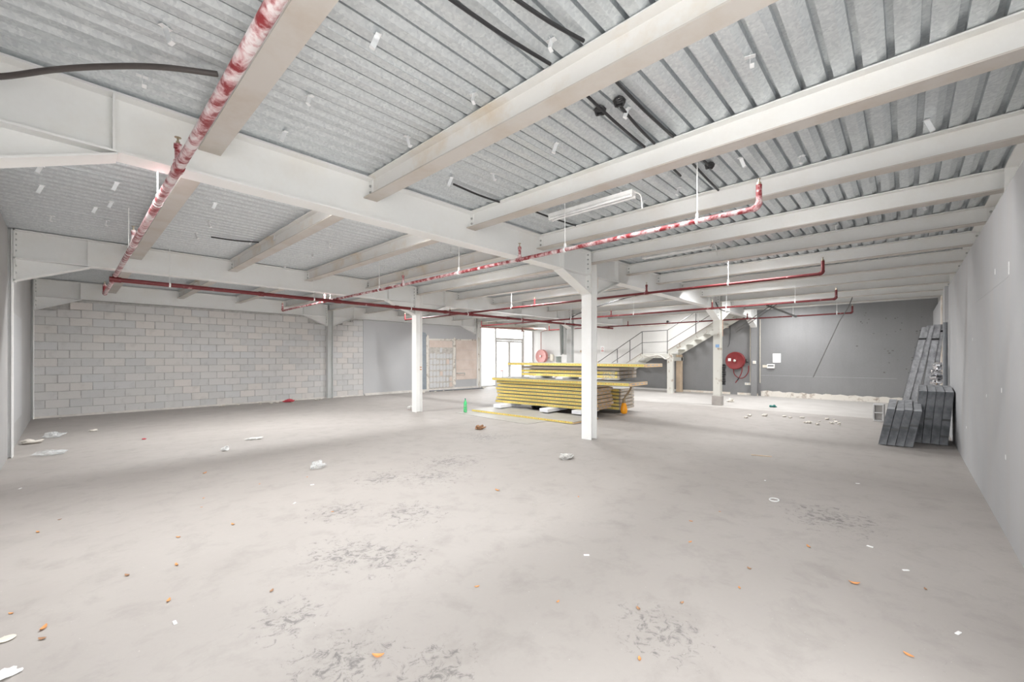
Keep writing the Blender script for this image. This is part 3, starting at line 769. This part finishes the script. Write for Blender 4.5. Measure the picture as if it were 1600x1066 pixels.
# orange jug hanging from a strap
oj = thing('orange_bottle', 'bright orange squeeze bottle shape hanging by a brown strap beside the panel pile', 'bottle', (9.55, 5.14, .03))
part('body', B().lathe([(.03, 0), (.066, .015), (.082, .05), (.084, .11), (.07, .2), (.052, .27), (.045, .275)], 18), 'orange_plastic', oj, smooth=True)
part('neck', B().lathe([(.046, .27), (.044, .31), (.036, .36), (.02, .39)], 14), 'brown_strap', oj, smooth=True)
part('strap', B().tube(arcpts([(.0, .0, .38), (.01, -.04, .46), (.02, -.13, .58), (-.06, -.22, .70)], 4), .016, 8), 'brown_strap', oj, smooth=True)
part('strap', B().tube(arcpts([(.02, .01, .36), (.05, -.03, .44), (.06, -.12, .56), (.02, -.20, .68)], 4), .012, 8), 'brown_strap', oj, smooth=True)
# thin sheet on the floor left of the pile
solid('floor_sheet', B().box(0, 1.0, 0, 2.6, 0, .006), 'sheet_grey', 'thin dull sheet lying on the floor under the edge of the panel pile', 'sheet', (6.78, 5.95, .001), (0, 0, math.radians(-3)))

# ================================================================== STAIR
st = thing('staircase', 'worn white steel staircase with thin dark rails climbing along the far wall', 'staircase', (0, 0, 0))
SU0, SU1 = 16.5, 17.5
SL = .605
def flight(y0, z0, y1, z1, nsteps, nm):
    for u in (SU0, SU1):
        part('stringer', B().prism([(y0, z0 - .02), (y0, z0 - .25), (y1, z1 - .25), (y1, z1 - .02)], 'x', u - .012, u + .012), 'steel_worn', st)
    part('rust_edge', B().prism([(y0, z0 - .02), (y1, z1 - .02), (y1, z1 - .008), (y0, z0 - .008)], 'x', SU0 - .03, SU0 + .03), 'rust_brown', st)
    for k in range(nsteps):
        f = (k + .5) / nsteps
        y = y0 + (y1 - y0) * f; z = z0 + (z1 - z0) * f - .10
        part('tread', B().cbox(SU0 + .012, SU1 - .012, y - .14, y + .14, z, z + .035, .004), 'steel_worn', st)
flight(10.7, .02, 8.05, 1.64, 9, 'lower')
flight(6.95, 1.74, 4.30, 3.30, 8, 'upper')
part('landing', B().cbox(SU0, SU1, 6.95, 8.05, 1.42, 1.60, .006), 'steel_worn', st)
rag = B()
pts = arcpts([(SU0 - .02, 7.95, 1.52), (SU0 - .06, 7.7, 1.48), (SU0 - .05, 7.4, 1.53), (SU0 - .07, 7.2, 1.49), (SU0 - .06, 7.02, 1.38), (SU0 - .03, 6.86, 1.46)], 6)
rag.tube(pts, [.018 + .016 * abs(math.sin(i * 1.3)) for i in range(len(pts))], 7)
part('hanging_rag', rag, 'dust_heap', st, label='crumpled cloth hanging along the landing edge')
for u in (SU0 + .06,):
    part('post', B().cbox(u - .075, u + .075, 6.74, 6.98, 0, 1.55, .006), 'steel_worn', st)
part('post', B().cbox(SU1 - .20, SU1 - .05, 6.72, 6.94, 0, 1.55, .006), 'timber', st)
part('cross_beam', B().cbox(SU0, SU1 + .0, 6.72, 6.96, 1.30, 1.45, .006), 'steel_worn', st)
def rail(pts, r=.017): part('handrail', B().tube(pts, r, 8), 'dark_rail', st, smooth=True)
u = SU0 + .0
rail([(u, 10.7, .90), (u, 8.05, 2.52), (u, 6.96, 2.54), (u, 5.72, 3.28)])
rail([(u, 10.7, .45), (u, 8.05, 2.06), (u, 6.96, 2.08), (u, 4.9, 3.28)], .013)
for y, z0, z1 in ((10.3, .26, 1.15), (9.2, .94, 1.83), (8.6, 1.30, 2.19), (8.04, 1.60, 2.52), (6.97, 1.62, 2.54), (5.86, 2.36, 3.2)):
    part('baluster', B().tube([(u, y, z0 - .02), (u, y, z1)], .018, 8), 'dark_rail', st)

# ================================================================== THINGS ON THE FAR WALL
def hose_reel(y, z, label, mat, r=.33, tail=True, x=UF - .045):
    t = thing('hose_reel', label, 'hose reel', (x, y, z))
    M = Matrix.Rotation(-PI / 2, 4, 'Y')
    part('drum', B().lathe([(0, .20), (r * .93, .20), (r, .215), (r, .235), (r * .95, .245), (r * .90, .232), (.09, .232), (.075, .25), (0, .25)], 32, M), mat, t, smooth=True)
    part('drum', B().lathe([(0, .06), (r * .95, .06), (r, .07), (r, .085), (r * .95, .095), (0, .095)], 32, M), mat, t, smooth=True)
    for k in range(5):
        rr = r * .8
        part('hose_coil', B().tube([(-.10 - .021 * k, rr * math.cos(a), rr * math.sin(a)) for a in [2 * PI * j / 28 for j in range(29)]], .0125, 7, False), mat, t, smooth=True)
    part('hub', B().lathe([(0, .24), (.055, .24), (.05, .262), (.03, .27), (0, .27)], 16, M), 'chrome', t, smooth=True)
    part('bracket', B().cbox(-.22, .03, -.03, .03, -.04, .04, .005).cbox(.0, .028, -.06, .06, -.15, .15, .004), 'black_plastic', t)
    if tail:
        part('sticker', B().box(-.2345, -.2325, .13, .235, -.02, .09), 'paper_white', t, label='square white sticker')
        part('valve', B().tube([(-.06, -.22, -.02), (-.06, -.42, -.06)], .022, 8).tube([(-.06, -.34, -.10), (-.06, -.34, .06)], .016, 8), 'black_plastic', t, smooth=True)
        part('hose_tail', B().tube(arcpts([(-.12, -.44, -.18), (-.12, -.43, -.42), (-.12, -.30, -.62), (-.12, -.12, -.66), (-.12, .05, -.50), (-.12, .06, -.24)], 6), .016, 8), mat, t, smooth=True)
        part('hose_tail', B().tube(arcpts([(-.14, -.22, -.15), (-.14, -.22, -.4), (-.14, -.14, -.62), (-.14, .0, -.84)], 6), .018, 8), mat, t, smooth=True)
        part('nozzle', B().tube([(-.14, -.125, -.64), (-.14, -.07, -.74)], .022, 8), 'black_plastic', t, smooth=True)
    else:
        part('valve', B().tube([(-.06, -.34, -.02), (-.06, -.62, -.05)], .03, 8).cbox(-.1, 0, -.7, -.5, -.25, .1, .02), 'ivory_plastic', t, smooth=True)
hose_reel(4.72, 1.32, 'red fire hose reel with loose hose hanging on the grey far wall', 'hose_red')
hose_reel(14.2, 1.50, 'faded pink fire hose reel on the bright wall beside the entrance', 'hose_faded', .36, False)
def conduit(pts, label, r=.016, mat='ivory_plastic'): solid('wall_conduit', B().tube(pts, r, 8), mat, label, 'conduit', smooth=True)
conduit([(UF - .03, 4.25, .50), (UF - .03, 4.25, 2.75)], 'white vertical conduit ending at the double socket by the grey column')
conduit([(UF - .03, 3.93, .50), (UF - .03, 3.93, 2.85)], 'white vertical conduit right of the grey column with a broken end', .015)
conduit([(UF - .03, 4.95, 2.75), (UF - .035, 4.95, 2.2), (UF - .05, 4.98, 1.95), (UF - .08, 5.02, 1.85)], 'thin black cable dangling above the red hose reel', .009, 'black_plastic')
s = thing('wall_socket', 'white double socket low on the grey wall left of the grey column', 'socket', (UF - .0, 4.34, .44))
part('plate', B().cbox(-.035, 0, -.10, .10, -.045, .045, .006), 'white_plastic', s)
for d in (-.05, .05): part('insert', B().cbox(-.04, -.03, d - .03, d + .03, -.03, .03, .003), 'ivory_plastic', s)
s = thing('light_switch', 'square white switch plate on the grey wall beside the conduit', 'switch', (UF - .175, 4.08, 1.26))
part('plate', B().cbox(-.02, 0, -.055, .055, -.055, .055, .005), 'white_plastic', s); part('rocker', B().cbox(-.026, -.018, -.03, .03, -.04, .04, .003), 'ivory_plastic', s)
s = thing('notice_sheet', 'white framed notice sheet on the grey far wall', 'notice', (UF - .0, 3.40, 1.42))
part('sheet', B().box(-.012, 0, -.12, .12, -.16, .16), 'paper_white', s)
part('frame', B().box(-.016, 0, -.125, -.112, -.165, .165).box(-.016, 0, .112, .125, -.165, .165).box(-.016, 0, -.125, .125, .152, .165).box(-.016, 0, -.125, .125, -.165, -.152), 'white_enamel', s)
for zz, w in ((.05, .05), (.035, .03), (-.02, .06)): part('print', B().box(-.0135, -.012, -w, w, zz, zz + .008), 'print_grey', s)
s = thing('distribution_box', 'small white breaker box with dark slot on the grey far wall', 'box', (UF - .0, 3.58, 1.12))
part('cover', B().cbox(-.07, 0, -.12, .12, -.075, .075, .008), 'white_plastic', s); part('slot', B().box(-.073, -.068, -.09, .09, -.0, .035), 'black_plastic', s)
part('side_plate', B().cbox(-.02, 0, .13, .27, -.05, .04, .003), 'ivory_plastic', s)
s = thing('safety_sign', 'small white notice with red print on the white wall above the panels', 'sign', (UF, 10.6, 1.83))
part('sheet', B().box(-.008, 0, -.11, .11, -.16, .16), 'paper_white', s)
part('print', B().tube([(-.011, .05 * math.cos(a), .03 + .05 * math.sin(a)) for a in [2 * PI * j / 16 for j in range(17)]], .007, 6, False), 'print_red', s)
part('print', B().box(-.0095, -.008, -.07, .07, -.10, -.06), 'print_red', s)
def wall_lamp(y0, y1, z, label):
    t = thing('wall_batten', label, 'lamp', (UF, y0, z)); L = y1 - y0
    part('base', B().cbox(-.05, 0, 0, L, -.03, .03, .004), 'ivory_plastic', t)
    part('tube', B().tube([(-.07, .04, 0), (-.07, L - .04, 0)], .014, 8), 'tube_glass', t, smooth=True)
    for yy in (0, L - .04): part('lamp_holder', B().cbox(-.09, -.03, yy, yy + .04, -.025, .025, .004), 'ivory_plastic', t)
wall_lamp(10.05, 11.3, 2.84, 'slim wall batten lamp left of the stair rails')
wall_lamp(7.45, 8.65, 2.85, 'slim wall batten lamp above the stair landing')
wall_lamp(5.0, 5.45, 2.62, 'short wall batten behind the upper stair flight')
cm = thing('wall_camera', 'small black dome fitting on the white wall above the landing', 'camera', (UF, 7.42, 2.97))
part('dome', B().lathe([(0, .0), (.05, .0), (.05, .03), (.03, .06), (0, .07)], 14, Matrix.Rotation(-PI / 2, 4, 'Y')), 'black_plastic', cm, smooth=True)
part('cable', B().tube([(-.02, -.04, 0), (-.02, -.12, -.02)], .008, 6), 'black_plastic', cm)
# loose bars hanging at the far right
for nm, pts, r, lb in (('hanging_rod', [(15.4, 4.18, 2.36), (15.5, 3.3, 3.02), (15.5, 2.9, 3.27)], .012, 'upper of two thin dark rods hanging at a slant before the far wall'),
                       ('hanging_rod', [(15.45, 4.16, 2.29), (15.55, 3.3, 2.93), (15.55, 2.85, 3.25)], .012, 'lower of two thin dark rods hanging at a slant before the far wall'),
                       ('hanging_bar', [(15.5, 3.28, 3.13), (15.5, 2.46, 2.70)], .030, 'thick dark bar drooping between the two farthest sprinkler pipes'),
                       ('hanging_rod', [(15.5, 1.08, 3.31), (15.5, 1.20, 2.92), (15.5, 1.42, 2.50), (15.5, 2.05, .84)], .012, 'long black rod hanging slantwise in front of the grey far wall')):
    solid(nm, B().tube(pts, r, 8), 'dark_rail', lb, 'rod', smooth=True)
solid('hanging_cable', B().tube(arcpts([(12.9, 4.02, 3.05), (13.0, 3.98, 2.9), (13.2, 3.95, 2.84), (13.42, 3.93, 2.83)], 4), .014, 8), 'black_plastic', 'black cable drooping from the girder at the worn column', 'cable', smooth=True)
solid('hanging_cable', B().tube(arcpts([(12.5, 9.0, 2.82), (11.6, 7.6, 2.98), (10.6, 5.6, 3.10), (10.2, 4.4, 3.12)], 6), .016, 8), 'black_plastic', 'long black cable strung below the joists behind the nearest column', 'cable', smooth=True)
# wrecked services by the entrance column
w = thing('torn_duct', 'torn grey green ducting hanging beside the shaded entrance column', 'duct', (14.2, 10.35, 1.55))
for k in range(5):
    part('strip', B().cbox(-.05 + .05 * k, -.02 + .05 * k, -.10 + .03 * k, .0 + .03 * k, .0 + .05 * (k % 2), 1.74, .004), 'duct_green' if k % 2 else 'steel_grey', w, rot=(.0, .02 * (k - 2), .3 * k))
solid('vent_cylinder', B().lathe([(0, 0), (.13, 0), (.13, .02), (.12, .03), (.12, .42), (.13, .44), (.13, .46), (0, .47)], 20), 'duct_green', 'grey green metal cylinder standing behind the panel pile by the entrance', 'cylinder', (14.55, 10.93, 1.022), smooth=True)
t_ = thing('timber_trestle', 'pale timber frame standing behind the panel pile near the shaded column', 'timber frame', (14.6, 9.4, 0))
part('beam', B().cbox(-.05, .05, -.9, .5, -.03, .03, .004), 'timber', t_, (0, 0, 1.45), (.55, 0, 0))
part('beam', B().cbox(-.05, .05, -.9, .5, -.03, .03, .004), 'timber', t_, (.15, -.1, 1.2), (.55, 0, 0))
part('leg', B().cbox(-.04, .04, -.04, .04, 0, 1.45, .004), 'timber', t_, (.05, .15, 0)); part('leg', B().cbox(-.04, .04, -.04, .04, 0, 1.0, .004), 'timber', t_, (.05, -.6, 0))
part('shelf', B().cbox(-.3, .3, -.9, 1.9, .98, 1.02, .004), 'timber', t_, (.05, 0, 0)); part('leg', B().cbox(-.04, .04, -.04, .04, 0, .98, .004), 'timber', t_, (.05, 1.75, 0))

# ================================================================== BLACK STEEL SECTIONS BY THE RIGHT WALL
def section(x, y, w, h, dep, lean, rise, tapes, label, mat='black_steel', group=None):
    """sheet-steel section standing on the floor, leaning towards the right wall"""
    t = thing('steel_section', label, 'steel section', (x, y, .003), (0, 0, random.uniform(-.02, .02)), group)
    e = .004
    def pt(a, b_, c_): return (a + .06 * c_ / max(h, .01), b_ - lean * (c_ / h), c_ + (rise * a / dep if c_ > 0 else 0))
    def slab(x0, x1, y0, y1, z0, z1, m, nm):
        vsx = [pt(xx, yy, zz) for zz in (z0, z1) for yy in (y0, y1) for xx in (x0, x1)]
        return part(nm, B().add(vsx, [(0, 2, 3, 1), (4, 5, 7, 6), (0, 1, 5, 4), (2, 6, 7, 3), (0, 4, 6, 2), (1, 3, 7, 5)]), m, t)
    slab(.0, e, -w, 0, .01, h, mat, 'front_plate')
    slab(0, dep, -w, -w + e, .0, h, mat, 'side_plate'); slab(0, dep, -e, 0, .02, h, mat, 'side_plate')
    slab(-.002, dep, -w, 0, h - e, h, 'grey_steel_weathered', 'top_plate')
    slab(-.018, .0, -w, -w + e, 0, h, mat, 'lip')
    for tz in tapes: slab(-.003, .0, -w + e, 0, tz, tz + .035, 'black_tape', 'tape_band')
    return t
for k in range(4):
    section(9.20 + .012 * k, .335 - .105 * k, .100, .60 - .012 * (k % 2), .80, .11, .10, ((.30, .25, .29, .33)[k],), '%s from the left in the low front row of black steel sections' % ORD[k], group='low row of black steel sections')
for k in range(4):
    section(9.82 - .0 * k, -.09 - .103 * k, .098, .88, .72, .075, .07, ((), (.40,), (), (.40, .13))[k], '%s from the left in the taller rear row of black steel sections' % ORD[k], group='tall row of black steel sections')
# long weathered sections leaning against the right wall
for k in range(4):
    t = thing('leaning_section', '%s from the left of four long grey steel sections leaning on the right wall' % ORD[k], 'steel section', (12.15 + .01 * k, .16 - .135 * k + (-.045 if k > 1 else 0), .0), group='long leaning steel sections')
    hgt = (2.07, 2.10, 2.12, 2.12)[k]; ln = (.40, .34, .26, .16)[k]
    def q(a, b_, c_, ln=ln, hgt=hgt): return (a, b_ - ln * c_ / hgt, c_)
    def slab(x0, x1, y0, y1, z0, z1, m, nm, t=t):
        return part(nm, B().add([q(xx, yy, zz) for zz in (z0, z1) for yy in (y0, y1) for xx in (x0, x1)], [(0, 2, 3, 1), (4, 5, 7, 6), (0, 1, 5, 4), (2, 6, 7, 3), (0, 4, 6, 2), (1, 3, 7, 5)]), m, t)
    slab(0, .005, -.115, 0, 0, hgt, 'grey_steel_weathered', 'web')
    slab(0, .06, -.115, -.11, 0, hgt, 'grey_steel_weathered', 'flange'); slab(0, .06, -.005, 0, 0, hgt, 'grey_steel_weathered', 'flange')
    if k != 1: slab(-.003, 0, -.115, 0, hgt - .26 - .06 * (k == 2) + .1 * (k == 3), hgt - .22 - .06 * (k == 2) + .1 * (k == 3), 'black_tape', 'tape_band')
# foil bundle and grey pipe
fb = B(); rnd = random.Random(3)
for k in range(26):
    z = .9 + .45 * k / 26; a = rnd.uniform(0, 6.28)
    fb.cbox(-.05, .05, -.035, .035, -.02, .02, .006, Matrix.Translation((.05 * math.cos(a), .04 * math.sin(a), z)) @ Matrix.Rotation(rnd.uniform(0, 3), 4, (rnd.random(), rnd.random(), rnd.random() + .1)))
fbt = thing('foil_bundle', 'crinkled silver foil bundle on a stick behind the tall black sections', 'foil', (11.3, -.42, 0))
part('foil', fb, 'foil', fbt)
part('stick', B().tube([(0, 0, 0), (0, 0, .95)], .012, 8), 'timber', fbt)
solid('upright_pipe', B().tube([(11.2, -.535, 0), (11.2, -.535, 2.10)], .03, 12), 'grey_pipe', 'dark grey upright pipe against the right wall behind the leaning sections', 'pipe', smooth=True)
# hollow concrete block standing on its end
hb = thing('hollow_block', 'hollow concrete block standing upright beside the black steel sections', 'concrete block', (12.5, .45, .003), (0, 0, -.08))
b = B()
b.cbox(0, .19, -.095, .095, 0, .03, .004).cbox(0, .19, -.095, .095, .18, .21, .004).cbox(0, .19, -.095, .095, .36, .39, .004)
b.cbox(0, .19, -.095, -.065, .02, .37, .004).cbox(0, .19, .065, .095, .02, .37, .004)
part('shell', b, 'concrete_block', hb); part('back_web', B().box(.12, .15, -.07, .07, .02, .37), 'concrete_block', hb)

# ================================================================== LITTER
def crumple(rx, ry, rz, seed, amp=.35, sub=3):
    bm = bmesh.new(); bmesh.ops.create_icosphere(bm, subdivisions=sub, radius=1)
    r = random.Random(seed); dirs = [(Vector((r.gauss(0, 1), r.gauss(0, 1), r.gauss(0, 1))).normalized(), r.uniform(2, 5), r.uniform(0, 6)) for _ in range(7)]
    for q in bm.verts:
        n = q.co.normalized(); d = sum(math.sin(f * n.dot(a) * 2 + p) for a, f, p in dirs) / 7
        k = 1 + amp * d * 2 + r.uniform(-.05, .05)
        q.co = Vector((n.x * rx * k, n.y * ry * k, max(0, (n.z * .9 + .75)) * rz * k))
    bm.verts.index_update(); b = B(); b.add([q.co.copy() for q in bm.verts], [tuple(q.index for q in f.verts) for f in bm.faces]); bm.free(); return b
def litter(name, x, y, r3, seed, mat, label, cat, amp=.35, rot=0, sub=3): return solid(name, crumple(*r3, seed, amp, sub), mat, label, cat, (x, y, .001), (0, 0, rot))
litter('plastic_bag', 2.25, 5.62, (.13, .09, .04), 1, 'clear_film', 'crumpled clear plastic bag on the floor left of centre', 'plastic bag', rot=.9)
litter('plastic_bag', 4.88, 3.53, (.11, .08, .04), 2, 'bag_white', 'crumpled white plastic bag on the floor before the nearest column', 'plastic bag')
litter('plastic_bag', -.18, 9.25, (.16, .12, .035), 3, 'clear_film', 'large crumpled clear bag near the left wall base', 'plastic bag')
litter('plastic_bag', -.19, 11.2, (.12, .12, .05), 4, 'clear_film', 'small pale plastic bag near the left corner', 'plastic bag')
litter('plastic_scrap', 2.25, 8.4, (.14, .08, .015), 5, 'bag_white', 'flat white and green plastic scrap on the floor by the left', 'scrap')
litter('teal_cloth', 13.9, 2.78, (.13, .09, .04), 6, 'teal_cloth', 'dark teal cloth scrap on the floor before the grey far wall', 'cloth')
litter('rag_heap', 5.68, 6.23, (.10, .07, .05), 7, 'leaf_brown', 'small brown and white crumpled wrapper heap in front of the floor panel', 'wrapper', .5)
litter('paper_scrap', -.20, 2.98, (.05, .04, .012), 8, 'paper_white', 'torn white paper scrap at the lower left corner of the floor', 'paper')
litter('rubble_piece', -.42, 10.7, (.14, .1, .04), 9, 'stone_pale', 'pale broken plaster by the left wall', 'rubble')
litter('rubble_piece', .34, 11.6, (.06, .05, .02), 10, 'stone_pale', 'small white plaster chip before the block wall', 'rubble')
litter('rubble_piece', 14.6, 4.1, (.12, .1, .07), 11, 'stone_pale', 'pale stone lying near the worn column foot', 'rubble')
litter('rag_heap', 4.9, 14.5, (.15, .08, .05), 12, 'red_scrap', 'dark reddish rag at the foot of the block wall', 'rag')
litter('wrapper', 6.5, 10.0, (.08, .06, .06), 13, 'bag_white', 'white crumpled wrapper left of the striped column', 'wrapper')
litter('wrapper', 6.45, 9.75, (.05, .03, .03), 14, 'red_scrap', 'small red wrapper left of the striped column', 'wrapper')
litter('rag_heap', 9.1, 7.6, (.18, .10, .06), 15, 'black_steel', 'dark rag pushed under the lower panel stack', 'rag')
litter('red_scrap', .92, 9.77, (.03, .03, .012), 16, 'red_scrap', 'tiny red scrap on the floor in front of the block wall', 'scrap')
cup = thing('paper_cup', 'small white cup lying on the floor toward the left', 'cup', (1.66, 7.66, .035), (PI / 2 - .25, 0, .5))
part('body', B().lathe([(.024, -.05), (.035, .045), (.033, .045), (.022, -.046)], 18), 'paper_white', cup, smooth=True); part('rim', B().tube([(.036 * math.cos(a), .036 * math.sin(a), .045) for a in [2 * PI * j / 18 for j in range(19)]], .003, 6, False), 'paper_white', cup)
ring = solid('plastic_ring', B().tube([(.055 * math.cos(a), .04 * math.sin(a), .005) for a in [2 * PI * j / 20 for j in range(21)]], .006, 6, False), 'paper_white', 'thin white plastic ring lying on the floor at right', 'ring', (4.90, .97, .002), smooth=True)
# green bottle
gb = thing('green_bottle', 'green plastic soda bottle standing left of the panel pile', 'bottle', (7.12, 8.38, .008))
part('body', B().lathe([(.02, 0), (.043, .008), (.046, .03), (.045, .17), (.043, .19), (.046, .21), (.04, .26), (.022, .31), (.014, .33), (.014, .345)], 18), 'bottle_green', gb, smooth=True)
part('cap', B().lathe([(.016, .34), (.016, .36), (.012, .365)], 12), 'teal_cloth', gb, smooth=True)
# rubble near the far wall and loose pipe on the floor by the bare wall
rn = random.Random(11)
for grp, lab, cx, cy, n_, sp in (('rubble before the grey wall', 'small pale rubble lump strewn before the grey far wall', 11.9, 1.9, 16, (.9, .9)), ('rubble by the entrance', 'small rubble lump swept along the bare wall near the entrance', 11.6, 14.45, 16, (2.2, .3)), ('rubble along the block wall', 'tiny plaster crumb at the foot of the block wall', 3.2, 14.5, 14, (3.4, .3))):
    me = crumple(.05, .04, .03, 20 + n_, .3, 2).mesh('rubble_lump', 'stone_pale')
    for k in range(n_):
        o = link('rubble_lump', me, None, (cx + rn.uniform(-1, 1) * sp[0], cy + rn.uniform(-1, 1) * sp[1], .001), (0, 0, rn.uniform(0, 6)))
        s_ = rn.uniform(.4, 1.3); o.scale = (s_, s_, s_ * rn.uniform(.5, 1)); tag(o, lab, 'rubble', grp)
solid('floor_pipe', B().tube([(10.4, 14.55, .03), (11.6, 14.35, .03), (13.1, 14.2, .03)], .025, 8), 'grey_pipe', 'grey pipe lying on the floor along the bare tiled wall', 'pipe', smooth=True)
solid('wall_tap_pipe', B().tube([(12.15, VB - .02, .72), (12.15, VB - .12, .72), (12.55, VB - .14, .72), (12.55, VB - .14, .62)], .016, 8), 'duct_green', 'thin green water pipe stub sticking out of the bare wall', 'pipe', smooth=True)
jk = thing('floor_jack', 'thin dark stand on the floor in front of the entrance glass', 'stand', (13.6, 13.4, 0))
part('pole', B().tube([(0, 0, .02), (0, 0, .85)], .02, 8), 'dark_rail', jk); part('foot', B().cbox(-.16, .16, -.03, .03, 0, .03, .004).cbox(-.03, .03, -.16, .16, 0, .03, .004), 'dark_rail', jk); part('arm', B().cbox(-.12, .02, -.02, .02, .82, .87, .004), 'print_red', jk)
solid('fallen_stick', B().cbox(-.13, .13, -.008, .008, 0, .012, .002), 'timber', 'thin brown stick lying on the floor right of centre', 'stick', (6.97, 1.54, .001), (0, 0, 1.9))
# dry leaves: curled blades
LF = [(.52, 3.70), (1.77, 1.97), (3.2, .78), (2.89, .76), (3.45, .24), (3.34, 1.23), (3.67, -.09), (4.19, 1.27), (-.09, 3.35), (-.17, 5.23), (-.05, 5.49), (.885, 4.95), (.98, 4.24), (.955, 5.25), (.865, 2.86), (1.98, 5.26), (3.2, 3.23), (3.63, 2.47), (2.48, .96), (1.99, 1.5), (.41, 3.19), (3.77, 1.38), (2.25, 1.12), (1.88, .93), (1.03, 1.86), (-.22, 3.68), (-.09, 3.23), (1.5, 5.37), (1.17, 6.37), (.61, 4.26), (.27, 3.76), (1.7, 3.91), (3.88, .54), (2.8, -.01)]
def leaf_mesh(mat, L, W, curl):
    n = 7; vs = []; fs = []
    for i in range(n):
        s_ = i / (n - 1); wd = W * math.sin(PI * (s_ * .92 + .04)) ** .8; x = (s_ - .5) * L; z = curl * (s_ - .5) ** 2 * 4
        for zz in (0, .0012): vs += [(x, -wd, z + .35 * wd + zz), (x, 0, z + zz), (x, wd, z + .35 * wd + zz)]
    for i in range(n - 1):
        a, c = i * 6, (i + 1) * 6
        fs += [(a, a + 1, c + 1, c), (a + 1, a + 2, c + 2, c + 1), (a + 3, c + 3, c + 4, a + 4), (a + 4, c + 4, c + 5, a + 5), (a, c, c + 3, a + 3), (a + 2, a + 5, c + 5, c + 2)]
    return B().add(vs, fs).mesh('dry_leaf', mat)
LM = [leaf_mesh('leaf_orange', .055, .012, .012), leaf_mesh('leaf_orange', .04, .009, .006), leaf_mesh('leaf_brown', .035, .010, .008), leaf_mesh('leaf_orange', .03, .007, .004)]
for i, (x, y) in enumerate(LF):
    o = link('dry_leaf', LM[i % 4], None, (x, y, .001), (0, 0, rn.uniform(0, 6))); k = rn.uniform(.7, 1.15); o.scale = (k, k, k)
    tag(o, 'small dry brown leaf lying on the bare dusty floor' if i % 4 == 2 else 'small dry orange leaf lying on the bare dusty floor', 'leaf', 'dry brown leaves on the floor' if i % 4 == 2 else 'dry orange leaves on the floor')
solid('pale_leaf', B().lathe([(0, 0), (.03, .002), (.034, .006), (.0, .008)], 14), 'ivory_plastic', 'pale yellow round leaf on the floor at lower left', 'leaf', (-.216, 3.36, .001))
CH = [(1.54, 4.41), (-.36, 7.1), (4.2, .2), (3.9, .0), (3.2, -.2), (1.9, 4.9), (5.6, 1.2), (.4, 2.9), (6.2, .4), (2.6, 1.7)]
chm = B().cbox(-.02, .02, -.008, .008, 0, .006, .002).mesh('paint_chip', 'paper_white')
for x, y in CH: tag(link('paint_chip', chm, None, (x, y, .001), (0, 0, rn.uniform(0, 6))), 'tiny white plaster chip lying on the bare floor', 'chip', 'white chips on the floor')
